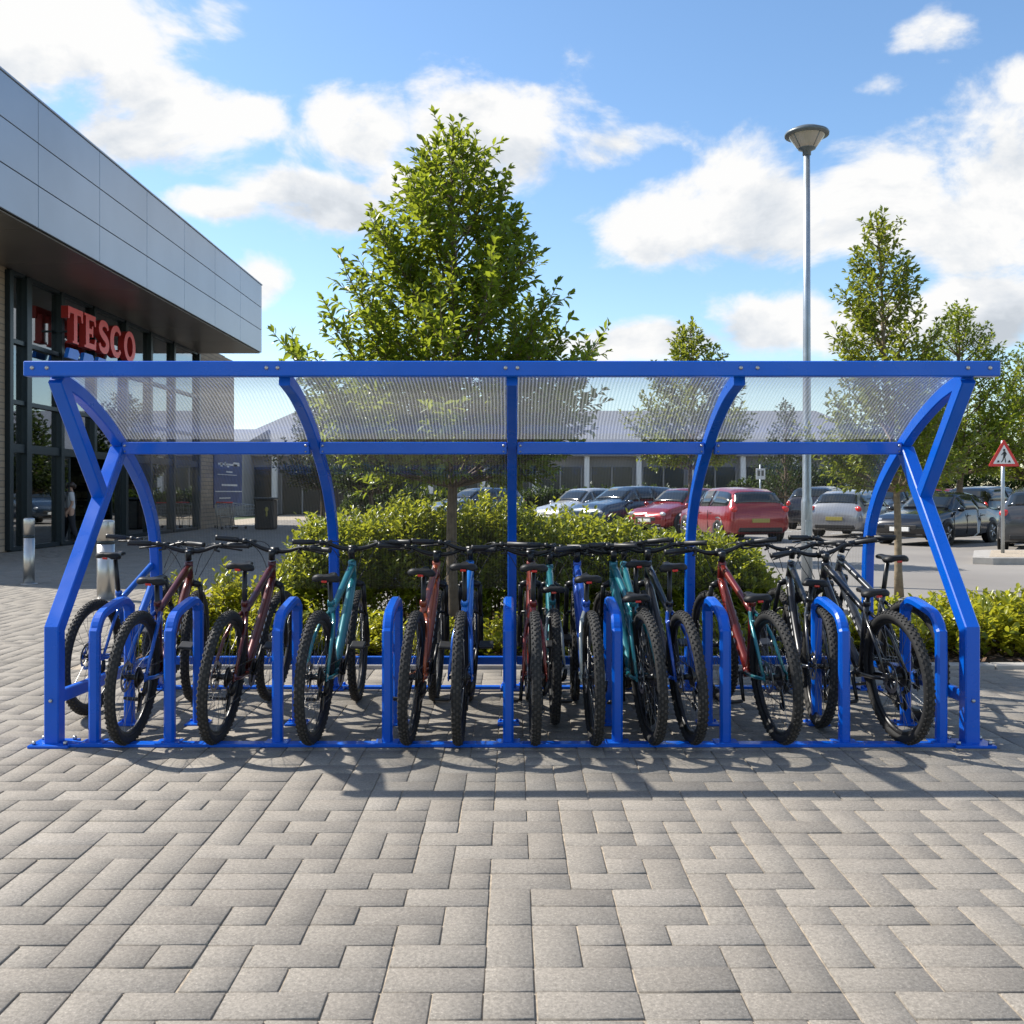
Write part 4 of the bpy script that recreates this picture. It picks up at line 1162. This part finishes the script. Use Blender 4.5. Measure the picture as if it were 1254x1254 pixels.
# trolleys near the brick wall
def trolley(loc, rz, label):
    r_ = empty('shopping_trolley', loc, rz); tag(r_, label, 'trolley', 'trolleys by the brick wall')
    mb = MB()
    B = [(-.42, -.24, .45), (.40, -.18, .52), (.40, .18, .52), (-.42, .24, .45)]; T = [(-.46, -.28, .98), (.48, -.22, .86), (.48, .22, .86), (-.46, .28, .98)]
    for q in (B, T): mb.tube(q, .013, 5, closed=True)
    for i in range(4):
        a, b_, c, d = Vector(B[i]), Vector(B[(i + 1) % 4]), Vector(T[i]), Vector(T[(i + 1) % 4])
        for k in range(9): mb.tube([a.lerp(b_, k / 9), c.lerp(d, k / 9)], .006, 3, caps=False)
        for k in (.33, .66): mb.tube([a.lerp(c, k), b_.lerp(d, k)], .006, 3, caps=False)
    mb.build('basket', M['steel'], r_)
    mb = MB()
    for s in (-1, 1): mb.tube([(.45, s * .2, .09), (-.45, s * .24, .12), (-.5, s * .26, .6), (-.5, s * .27, 1.0)], .014, 5)
    mb.build('chassis', M['steel'], r_)
    for x, y in ((.42, .2), (.42, -.2), (-.42, .24), (-.42, -.24)):
        mb = MB(); mb.lathe([(.055, -.014), (.06, 0), (.055, .014)], (x, y, .06), 'y', 12); mb.build('wheel', M['rubber'], r_)
    mb = MB(); mb.tube([(-.52, -.29, 1.0), (-.52, .29, 1.0)], .022, 8); mb.build('handle', M['letter_red'], r_)
p = at(272, 38); trolley((p.x, p.y, 0), 2.0, 'shopping trolley nearest the poster at the brick wall')
p = at(287, 37); trolley((p.x, p.y, 0), 1.2, 'middle shopping trolley below the right edge of the poster')
p = at(302, 38); trolley((p.x, p.y, 0), .3, 'shopping trolley farthest from the poster, by the litter bin')
LBN = empty('litter_bin', at(326, 37)); tag(LBN, 'dark litter bin with a yellow emblem beyond the trolleys', 'litter bin')
mb = MB(); mb.box((0, 0, .55), (.7, .7, 1.1), None, 0, .05); mb.build('bin_body', M['blackplastic'], LBN)
mb = MB(); mb.box((0, 0, 1.14), (.78, .78, .1), None, 0, .04); mb.build('lid', M['frame'], LBN)
mb = MB(); mb.ellipsoid((.1, -.353, .75), (.07, .012, .09), 12, 6); mb.ellipsoid((.1, -.353, .58), (.04, .012, .1), 10, 6); mb.build('emblem', M['plate_y'], LBN)

# bollards
def bollard(px, d, r, h, label):
    o = empty('bollard', at(px, d)); tag(o, label, 'bollard', 'steel bollards on the paving')
    mb = MB(); mb.lathe([(r, -.02), (r, h * .70)], n=28); mb.lathe([(r, h * .745), (r, h - .02), (r * .94, h - .004), (r * .6, h + .006), (0, h + .008)], n=28); mb.build('post', M['steel'], o)
    mb = MB(); mb.lathe([(r * .985, h * .69), (r * .985, h * .755)], n=28); mb.build('band', M['frame'], o)
    mb = MB(); mb.lathe([(r * 1.5, .001), (r * 1.5, .008), (r * .99, .012)], n=28); mb.build('base_flange', M['steel'], o)
bollard(35.5, 14.9, .08, .99, 'slim steel bollard standing farther off by the shop glass')
bollard(129.5, 12.7, .108, 1.02, 'thick steel bollard behind the left front leg of the shelter')

# ------------------------------------------------------------------ lamp post and sign
LP = empty('lamp_post', at(988, 15, -.02)); tag(LP, 'tall grey lamp post with bowl shaped lamp behind the shelter', 'lamp post')
H_ = 6.55
mb = MB(); mb.lathe([(.083, 0), (.083, 1.25), (.079, 1.28), (.066, 1.34), (.055, H_ * .6), (.047, H_)], n=20); mb.build('pole', M['galv'], LP)
mb = MB(); mb.box((0, -.082, .75), (.09, .014, .45), None, 0, .004); mb.build('access_door', M['galv'], LP)
mb = MB(); mb.lathe([(.05, H_ - .04), (.062, H_ - .03), (.062, H_ + .03), (.13, H_ + .06), (.135, H_ + .085)], n=24); mb.build('collar', M['lampgrey'], LP)
mb = MB(); mb.lathe([(.13, H_ + .07), (.17, H_ + .12), (.255, H_ + .24), (.275, H_ + .27)], n=32); mb.build('diffuser', M['lampglass'], LP)
mb = MB(); mb.lathe([(.262, H_ + .255), (.325, H_ + .262), (.33, H_ + .29), (.315, H_ + .315), (.2, H_ + .37), (.0, H_ + .395)], n=36); mb.build('canopy', M['lampgrey'], LP)
mb = MB()
for k in range(4):
    a = k * math.pi / 2 + .5; mb.tube([(.135 * math.cos(a), .135 * math.sin(a), H_ + .08), (.268 * math.cos(a), .268 * math.sin(a), H_ + .262)], .009, 5)
mb.build('strut', M['lampgrey'], LP)

WS = empty('warning_sign', at(1228, 20.6, .1)); tag(WS, 'red bordered triangular warning sign on a grey pole at the kerb island', 'road sign')
mb = MB(); mb.lathe([(.036, 0), (.036, 2.36), (0, 2.365)], n=14); mb.build('pole', M['galv'], WS)
def tri(s, z0, y0, dpt, mat, name, rnd=.07):
    pts = []
    V3 = [Vector((-s / 2, 0)), Vector((s / 2, 0)), Vector((0, s * .866))]
    for i in range(3):
        a, b_, c = V3[i - 1], V3[i], V3[(i + 1) % 3]
        p0 = b_ + (a - b_).normalized() * s * rnd; p1 = b_ + (c - b_).normalized() * s * rnd
        for k in range(5):
            t = k / 4; pts.append(p0 * (1 - t) ** 2 + b_ * 2 * t * (1 - t) + p1 * t * t)
    mb = MB(); mb.prism([(p.x, p.y) for p in pts], lambda u, v, q: Vector((u, y0 - q, z0 + v)), dpt); return mb.build(name, mat, WS)
tri(.66, 1.82, -.04, .012, M['sign_red'], 'border')
tri(.46, 1.875, -.0525, .004, M['white'], 'face', .03)
mb = MB()
def poly(pts): mb.prism([(u * .4, v * .4) for u, v in pts], lambda u, v, q: Vector((u, -.057 - q, 1.89 + v)), .003)
mb.lathe([(0, -.003), (.024, -.003), (.024, 0), (0, 0)], (.0, -.058, 1.89 + .27), 'y', 12)
poly([(-.03, .60), (.06, .62), (.10, .42), (.05, .30), (-.05, .32)]); poly([(-.05, .32), (.0, .31), (-.03, .16), (-.12, .04), (-.17, .05), (-.09, .17)]); poly([(.0, .31), (.05, .30), (.09, .16), (.10, .03), (.05, .03), (.04, .16)])
poly([(-.03, .58), (-.01, .52), (-.12, .40), (-.16, .43)]); poly([(.06, .6), (.15, .46), (.13, .43), (.06, .51)]); poly([(.18, .03), (.36, .03), (.27, .18)]); poly([(-.38, .03), (-.25, .03), (-.25, .12), (-.33, .14)])
mb.build('pictogram', M['sign_black'], WS)
isl = [(9.0, 19.3), (9.3, 19.1), (17, 19.1), (17, 21.9), (10.5, 21.9), (10.1, 21.6)]
mb = MB(); mb.prism(isl, lambda u, v, q: Vector((u, CAMY + v, q - .02)), .13); tag(mb.build('traffic_island', M['kerb']), kind='structure')
mb = MB(); mb.prism([(9.35, 19.35), (16.9, 19.35), (16.9, 21.65), (10.5, 21.65)], lambda u, v, q: Vector((u, CAMY + v, q + .09)), .026); tag(mb.build('island_paving', M['sand']), kind='structure')
mb = MB()
for k in range(9): mb.box((4.5 + k * 2.6, 29.6, -.014), (.09, 4.6, .004), Matrix.Rotation(R(-42), 3, 'Z'))
tag(mb.build('road_markings', M['white']), kind='structure')
SS = empty('information_sign', at(931, 36)); tag(SS, 'small white information sign on a thin post in the car park', 'sign')
mb = MB(); mb.lathe([(.03, -.02), (.03, 2.4)], n=10); mb.build('pole', M['galv'], SS)
mb = MB(); mb.box((0, -.05, 2.05), (.34, .02, .4), None, 0, .004); mb.build('panel', M['white'], SS)
mb = MB(); mb.box((-.07, -.062, 2.08), (.09, .004, .2)); mb.box((.07, -.062, 2.08), (.09, .004, .2)); mb.build('symbol', M['f_graphite'], SS)

# ------------------------------------------------------------------ far retail building
RB = empty('retail_building', (3, 62, 0)); tag(RB, 'long low grey retail building with pitched grey roof beyond the car park', 'building')
mb = MB(); mb.box((0, 0, 2.0), (42, 12, 4.0)); mb.build('wall', M['render_wall'], RB)
mb = MB()
hv = [(-21.6, -6.9, 4.0), (21.6, -6.9, 4.0), (21.6, 6.9, 4.0), (-21.6, 6.9, 4.0), (-17.5, -.6, 6.9), (17.5, -.6, 6.9), (17.5, .6, 6.9), (-17.5, .6, 6.9), (-21.6, -6.9, 3.6), (21.6, -6.9, 3.6), (21.6, 6.9, 3.6), (-21.6, 6.9, 3.6)]
mb.add(hv, [[0, 1, 5, 4], [1, 2, 6, 5], [2, 3, 7, 6], [3, 0, 4, 7], [4, 5, 6, 7], [8, 9, 1, 0], [9, 10, 2, 1], [10, 11, 3, 2], [11, 8, 0, 3], [11, 10, 9, 8]]); mb.build('roof', M['roofsheet'], RB)
for k in range(13):
    x = -19.2 + k * 3.2
    mb = MB(); mb.box((x, -6.04, 1.5), (2.7, .06, 2.9)); w = mb.build('window', M['farglass'], RB)
    mb = MB()
    for q in (-1.3, 0, 1.3): mb.box((x + q, -6.09, 1.5), (.09, .06, 2.9))
    mb.build('window_frame', M['render_wall'], w)
    mb = MB(); mb.box((x + 1.6, -6.6, 1.8), (.3, .3, 3.6)); mb.build('column', M['white'], RB)
R2 = empty('retail_building', (-24, 58, 0)); tag(R2, 'darker low building behind the dark trees beside the supermarket', 'building')
mb = MB(); mb.box((0, 0, 2.2), (16, 9, 4.4)); mb.build('wall', M['render_wall'], R2)
mb = MB(); mb.prism([(-4.9, 0), (4.9, 0), (0, 2.3)], lambda u, v, q: Vector((q - 8.4, u, 4.4 + v * .45)), 16.8); mb.build('roof', M['roofsheet'], R2)
for k in range(5):
    mb = MB(); mb.box((-6 + k * 3, -4.54, 1.6), (2.2, .06, 2.2)); mb.build('window', M['farglass'], R2)

# ------------------------------------------------------------------ cars
def make_car(loc, heading, style, paintm, label, L=4.3, W=1.8, Hc=1.5, plate='plate_y'):
    root = empty('parked_car', (loc.x, loc.y, -.02), R(heading)); tag(root, label, 'car', 'cars in the car park')
    if style == 'suv':
        S = [(-.50, .36, .66, .70, .80, .76), (-.49, .28, .95, 1.0, .93, .84), (-.475, .26, 1.0, 1.10, .95, .82), (-.42, .22, 1.0, 1.42, .98, .70), (-.37, .22, 1.0, 1.47, 1, .68), (-.12, .22, .98, 1.51, 1, .68), (.04, .22, .97, 1.48, 1, .68), (.09, .22, .97, 1.42, 1, .69),
             (.23, .22, .97, 1.06, 1, .80), (.29, .22, .95, 1.01, 1, .82), (.42, .24, .88, .92, .97, .80), (.475, .28, .74, .80, .91, .76), (.5, .36, .6, .63, .80, .70)]
    elif style == 'sedan':
        S = [(-.50, .36, .62, .66, .78, .72), (-.49, .28, .86, .90, .92, .82), (-.46, .26, .92, .99, .95, .84), (-.36, .22, .94, 1.02, .99, .80), (-.22, .2, .94, 1.38, 1, .67), (-.1, .2, .93, 1.44, 1, .66), (.02, .2, .92, 1.44, 1, .66), (.07, .2, .92, 1.39, 1, .67),
             (.21, .2, .91, .99, 1, .78), (.27, .2, .89, .95, 1, .80), (.42, .22, .80, .84, .96, .78), (.475, .26, .66, .72, .9, .74), (.5, .35, .55, .58, .78, .66)]
    else:
        S = [(-.50, .38, .64, .68, .80, .76), (-.49, .30, .88, .92, .92, .84), (-.47, .26, .96, 1.04, .95, .81), (-.40, .2, .96, 1.38, .98, .69), (-.34, .2, .95, 1.45, 1, .67), (-.12, .2, .94, 1.5, 1, .67), (.04, .2, .93, 1.48, 1, .67), (.09, .2, .92, 1.43, 1, .68),
             (.235, .2, .91, 1.0, 1, .79), (.29, .2, .89, .95, 1, .81), (.42, .22, .80, .84, .96, .78), (.475, .26, .66, .72, .9, .74), (.5, .35, .55, .58, .78, .66)]
    k_ = Hc / 1.5
    A = np.array(S); A[:, 0] *= L; A[:, 1:4] *= k_; A[:, 4:6] *= W / 2
    def st(x): return [np.interp(x, A[:, 0], A[:, c]) for c in range(1, 6)]
    def ring(x):
        zb, be, tp, w, wr = st(x)
        r = min(.07, (tp - be) * .5)
        return [(0, zb), (w * .85, zb), (w * .985, zb + .10), (w, zb + (be - zb) * .55), (w * .955, be), (wr, tp - r), (wr * .80, tp), (0, tp + .015)]
    xs = sorted(set(list(A[:, 0]) + list(np.linspace(-.5 * L, .5 * L, 36))))
    mb = MB(); vs_ = []; nr = 15
    for x in xs:
        r = ring(x); full = [(-y, z) for y, z in r[::-1]][:-1] + r   # from top centre down left, up right
        vs_ += [(x, y, z) for y, z in full]
    m_ = len(full)
    fs_ = [[i * m_ + k, i * m_ + (k + 1) % m_, (i + 1) * m_ + (k + 1) % m_, (i + 1) * m_ + k] for i in range(len(xs) - 1) for k in range(m_ - 1)]
    fs_ += [list(range(m_ - 1)), [(len(xs) - 1) * m_ + k for k in range(m_ - 1)]]
    mb.add(vs_, fs_, 0, True)
    bo = mb.build('body', M[paintm], root)
    def grid(name, mat, cols, par=None):
        mb = MB(); n = len(cols[0]); v = [p for c in cols for p in c]
        mb.add(v, [[i * n + k, i * n + k + 1, (i + 1) * n + k + 1, (i + 1) * n + k] for i in range(len(cols) - 1) for k in range(n - 1)], 0, True)
        o = mb.build(name, mat, root if par is None else par); sd_ = o.modifiers.new('t', 'SOLIDIFY'); sd_.thickness = .008; sd_.offset = 0; return o
    xr0 = A[[i for i in range(len(S)) if S[i][3] > 1.3][0], 0]
    xw = A[[i for i in range(len(S)) if S[i][3] > 1.3][-1], 0]
    i_w = [i for i in range(len(S)) if S[i][3] > 1.3][-1]; xwb = A[i_w + 1, 0]
    i_r = [i for i in range(len(S)) if S[i][3] > 1.3][0]; xrb = A[i_r - 1, 0]
    spans = [(xrb + (xr0 - xrb) * .55 + .06, -.13 * L), (-.12 * L, .055 * L), (.065 * L, xwb - .10)]
    for sx in (-1, 1):
        for a, b_ in spans:
            cols = []
            for x in np.linspace(a, b_, 7):
                zb, be, tp, w, wr = st(x); z0, z1 = be + .035, max(be + .045, tp - .085)
                c = []
                for t in (0, .5, 1):
                    z = z0 + (z1 - z0) * t; r = min(.07, (tp - be) * .5); q = (z - be) / max(.01, tp - r - be)
                    c.append((x, sx * (w * .955 + (wr - w * .955) * q + .006), z))
                cols.append(c)
            grid('side_window', M['carglass'], cols)
    def topglass(name, xa, xb):
        cols = []
        for x in np.linspace(xa, xb, 5):
            zb, be, tp, w, wr = st(x)
            r = min(.07, (tp - be) * .5)
            cols.append([(x, wr * .93 * s, tp + (.022 - .024 * abs(s)) - (r * .25 if abs(s) > .9 else 0) + .008) for s in (-1, -.75, -.4, 0, .4, .75, 1)])
        grid(name, M['carglass'], cols)
    topglass('windscreen', xw + .04, xwb - .05)
    topglass('rear_window', xrb + .03, xr0 - .02)
    for wx in (-.30 * L, .31 * L):
        for sx in (-1, 1):
            yw = sx * (W / 2 - .10)
            mb = MB(); mb.lathe([(.375, -.02), (.375, .006), (0, .006)], (wx, sx * (W / 2 - .004) - (.006 if sx > 0 else 0), .34), 'y', 28); 
            mb.build('wheel_arch', M['blackplastic'], root)
            mb = MB(); mb.lathe([(.20, -.11), (.30, -.11), (.325, -.08), (.325, .08), (.30, .11), (.2, .11), (.2, -.11)], (0, 0, 0), 'y', 28)
            wo = mb.build('wheel', M['rubber'], root); wo.location = (wx, yw, .325)
            mb = MB(); mb.lathe([(.0, .07 * sx), (.06, .075 * sx), (.07, .06 * sx), (.17, .055 * sx), (.195, .095 * sx), (.205, .095 * sx)], (0, 0, 0), 'y', 28)
            for k in range(5):
                a = k * 2 * math.pi / 5; mb.tube([(.04 * math.cos(a), .085 * sx, .04 * math.sin(a)), (.19 * math.cos(a), .095 * sx, .19 * math.sin(a))], [.028, .02], 6)
            mb.build('rim', M['alloy'], wo)
    # lights
    for sx in (-1, 1):
        mb = MB(); mb.ellipsoid((L * .468, sx * W * .355, .66 * k_), (.10, .19, .075), 14, 8, rot=Matrix.Rotation(-sx * .55, 3, 'Z')); mb.build('headlight', M['headlight'], root)
        mb = MB(); mb.ellipsoid((-L * .480, sx * W * .40, .90 * k_ if style != 'sedan' else .80 * k_), (.075, .13, .115 if style == 'suv' else .09), 14, 8, rot=Matrix.Rotation(sx * .5, 3, 'Z')); mb.build('tail_light', M['red_light'], root)
        mb = MB(); mb.ellipsoid((xwb - .12, sx * (W / 2 + .07), .98 * k_), (.09, .10, .07), 12, 8); mb.build('wing_mirror', M[paintm], root)
        for x in (-.16 * L, .04 * L):
            mb = MB(); mb.box((x, sx * (W / 2 + .006), .80 * k_), (.17, .022, .028), None, 0, .008); mb.build('door_handle', M[paintm], root)
        mb = MB()
        for x in (-.125 * L, .06 * L + .0, .235 * L): mb.box((x, sx * (W / 2 - .002), .56 * k_), (.012, .012, .60 * k_))
        mb.build('door_seam', M['blackplastic'], root)
    mb = MB(); mb.box((L * .492, 0, .50 * k_), (.09, W * .50, .16), None, 0, .03); mb.box((L * .490, 0, .30 * k_), (.08, W * .7, .10), None, 0, .03); mb.build('grille', M['blackplastic'], root)
    mb = MB(); mb.box((-L * .492, 0, .36 * k_), (.09, W * .72, .16), None, 0, .04); mb.build('rear_bumper_trim', M['blackplastic'], root)
    mb = MB(); mb.box((L * .507, 0, .45 * k_), (.075, .52, .11), None, 0, .004); mb.build('front_plate', M['plate_w'], root)
    mb = MB(); mb.box((-L * .5, 0, (.60 if style != 'sedan' else .52) * k_), (.05, .52, .11), None, 0, .004); mb.build('rear_plate', M[plate], root)
    return root
C = make_car
C(at(1150, 27.4), 222, 'sedan', 'carblack', 'black saloon car facing forward beside the right shelter leg', 4.5, 1.8, 1.46)
C(at(1277, 24.3), 60, 'hatch', 'cargrey', 'dark grey hatchback seen from behind at the frame edge behind the sign pole', 4.1, 1.8, 1.52)
C(at(1050, 32), 52, 'hatch', 'carsilver', 'silver hatchback seen from behind, right of the lamp post', 4.2, 1.76, 1.48)
C(at(1008, 38.5), 60, 'suv', 'cardark', 'very dark large car with red tail lights behind the lamp post', 4.5, 1.86, 1.62)
C(at(894, 29.5), 101, 'hatch', 'carred', 'red hatchback seen squarely from behind through the clear panel', 4.2, 1.86, 1.54)
C(at(838, 34.5), 222, 'hatch', 'carred', 'red hatchback facing forward, behind the curved arch', 4.2, 1.8, 1.55)
C(at(768, 36.2), 222, 'suv', 'carblue', 'dark blue estate car parked left of the red hatchbacks', 4.6, 1.84, 1.62)
C(at(716, 38.5), 222, 'hatch', 'carpale', 'pale silver car parked left of the dark blue estate car', 4.2, 1.78, 1.56)
C(at(1090, 38), 222, 'suv', 'cargrey', 'grey car in the back row behind the pale tree trunk', 4.5, 1.84, 1.6)
C(at(1215, 36), 40, 'suv', 'carblack', 'black large car in the back row behind the black saloon', 4.6, 1.86, 1.6)
C(at(1150, 41), 222, 'hatch', 'carred', 'red car half hidden in the back row behind the black saloon', 4.2, 1.8, 1.55)
C(at(585, 45), 222, 'suv', 'carblue', 'blue car far behind the hedge at the main trunk', 4.5, 1.84, 1.6)
C(at(1010, 47), 180, 'hatch', 'carpale', 'pale car farthest back before the clipped far hedge', 4.2, 1.78, 1.5)

# ------------------------------------------------------------------ person at the shop door
def skin_obj(name, V, E, rad, mat, parent, lv=2, rootv=0):
    me = bpy.data.meshes.new(name); me.from_pydata([tuple(v) for v in V], E, []); me.materials.append(mat)
    o = bpy.data.objects.new(name, me); col.objects.link(o); o.parent = parent
    sk = o.modifiers.new('skin', 'SKIN'); sk.use_smooth_shade = True
    for i, r in enumerate(rad):
        d = me.skin_vertices[0].data[i]; d.radius = r if isinstance(r, tuple) else (r, r); d.use_root = (i == rootv)
    ss = o.modifiers.new('sub', 'SUBSURF'); ss.levels = lv; ss.render_levels = lv
    return o
def make_person(loc, rz):
    # faces local +Y; height 1.66
    root = empty('person', loc, rz); tag(root, 'person in pale top and dark trousers with shoulder bag, walking in at the shop door', 'person')
    V, E, Rr = [], [], []
    def v(p, r, frm=None):
        V.append(p); Rr.append(r)
        if frm is not None: E.append((frm, len(V) - 1))
        return len(V) - 1
    pel = v((0, 0, .90), (.135, .10))
    sp1 = v((0, .01, 1.08), (.115, .085), pel); sp2 = v((0, .005, 1.26), (.13, .095), sp1); nk0 = v((0, -.005, 1.385), (.06, .055), sp2); nk = v((0, .008, 1.45), .045, nk0)
    hd = v((0, .022, 1.53), (.068, .078), nk); v((0, .022, 1.615), (.058, .066), hd)
    nose = v((0, .105, 1.535), .011, hd)
    for s in (-1, 1):
        ear = v((s * .074, .012, 1.535), .012, hd)
        hip = v((s * .085, 0, .84), (.085, .09), pel); kn = v((s * .095, .03 + s * .07, .47), .055, hip); an = v((s * .10, -.03 + s * .14, .085), .037, kn); v((s * .11, .10 + s * .14, .035), .032, an)
        sh = v((s * .165, -.005, 1.345), .052, sp2); el = v((s * .225, -.03, 1.08), .038, sh); wr = v((s * .215, .09, .88), .026, el); pm = v((s * .212, .12, .82), (.016, .034), wr)
        for k, (dy, ln) in enumerate(((-.026, .052), (-.009, .066), (.009, .070), (.026, .062))):
            a = v((s * .212, .125 + dy, .785), .0085, pm); v((s * .205, .128 + dy, .785 - ln), .0075, a)
        th = v((s * .200, .158, .835), .0095, wr); v((s * .192, .175, .80), .0085, th)
    body = skin_obj('body', V, E, Rr, M['skin'], root)
    # clothes
    T = [(0, 0, .86), (0, .01, 1.08), (0, .005, 1.26), (0, -.004, 1.37)]; tr = [(.165, .135), (.145, .115), (.155, .118), (.075, .07)]; te = [(0, 1), (1, 2), (2, 3)]
    for s in (-1, 1):
        i = len(T); T += [(s * .168, -.005, 1.348), (s * .215, -.027, 1.13)]; tr += [.070, .062]; te += [(2, i), (i, i + 1)]
    skin_obj('top', T, te, tr, M['top_white'], root)
    T = [(0, 0, .93), (0, 0, .88)]; tr = [(.15, .118), (.15, .118)]; te = [(0, 1)]
    for s in (-1, 1):
        i = len(T); T += [(s * .088, 0, .80), (s * .096, .03 + s * .07, .47), (s * .10, -.03 + s * .14, .10)]; tr += [.105, .078, .066]; te += [(1, i), (i, i + 1), (i + 1, i + 2)]
    skin_obj('trousers', T, te, tr, M['trousers'], root)
    for s in (-1, 1):
        mb = MB(); mb.ellipsoid((s * .108, .05 + s * .14, .038), (.045, .125, .042), 12, 8); mb.build('shoe', M['blackplastic'], root)
        mb = MB(); mb.ellipsoid((s * .03, .092, 1.548), (.011, .006, .007), 8, 6); mb.build('eye', M['sign_black'], body)
    mb = MB(); mb.ellipsoid((0, .097, 1.492), (.022, .006, .006), 8, 6); mb.build('mouth', M['letter_red'], body)
    mb = MB(); mb.ellipsoid((0, .002, 1.575), (.092, .098, .092), 16, 12); mb.ellipsoid((0, -.085, 1.54), (.045, .05, .07), 10, 8); mb.build('hair', M['hair'], root)
    bg = empty('shoulder_bag', (0, 0, 0)); bg.parent = root
    mb = MB(); mb.tube([(-.13, .0, 1.42), (-.03, .13, 1.27), (.10, .15, 1.08), (.2, .06, .93), (.2, -.06, .93), (.08, -.13, 1.1), (-.06, -.11, 1.3)], .012, 6, closed=True); mb.build('strap', M['bag'], bg)
    mb = MB(); mb.box((.225, .02, .84), (.09, .26, .2), None, 0, .03); mb.build('pouch', M['bag'], bg)
make_person(at(87, 26.3), R(115))
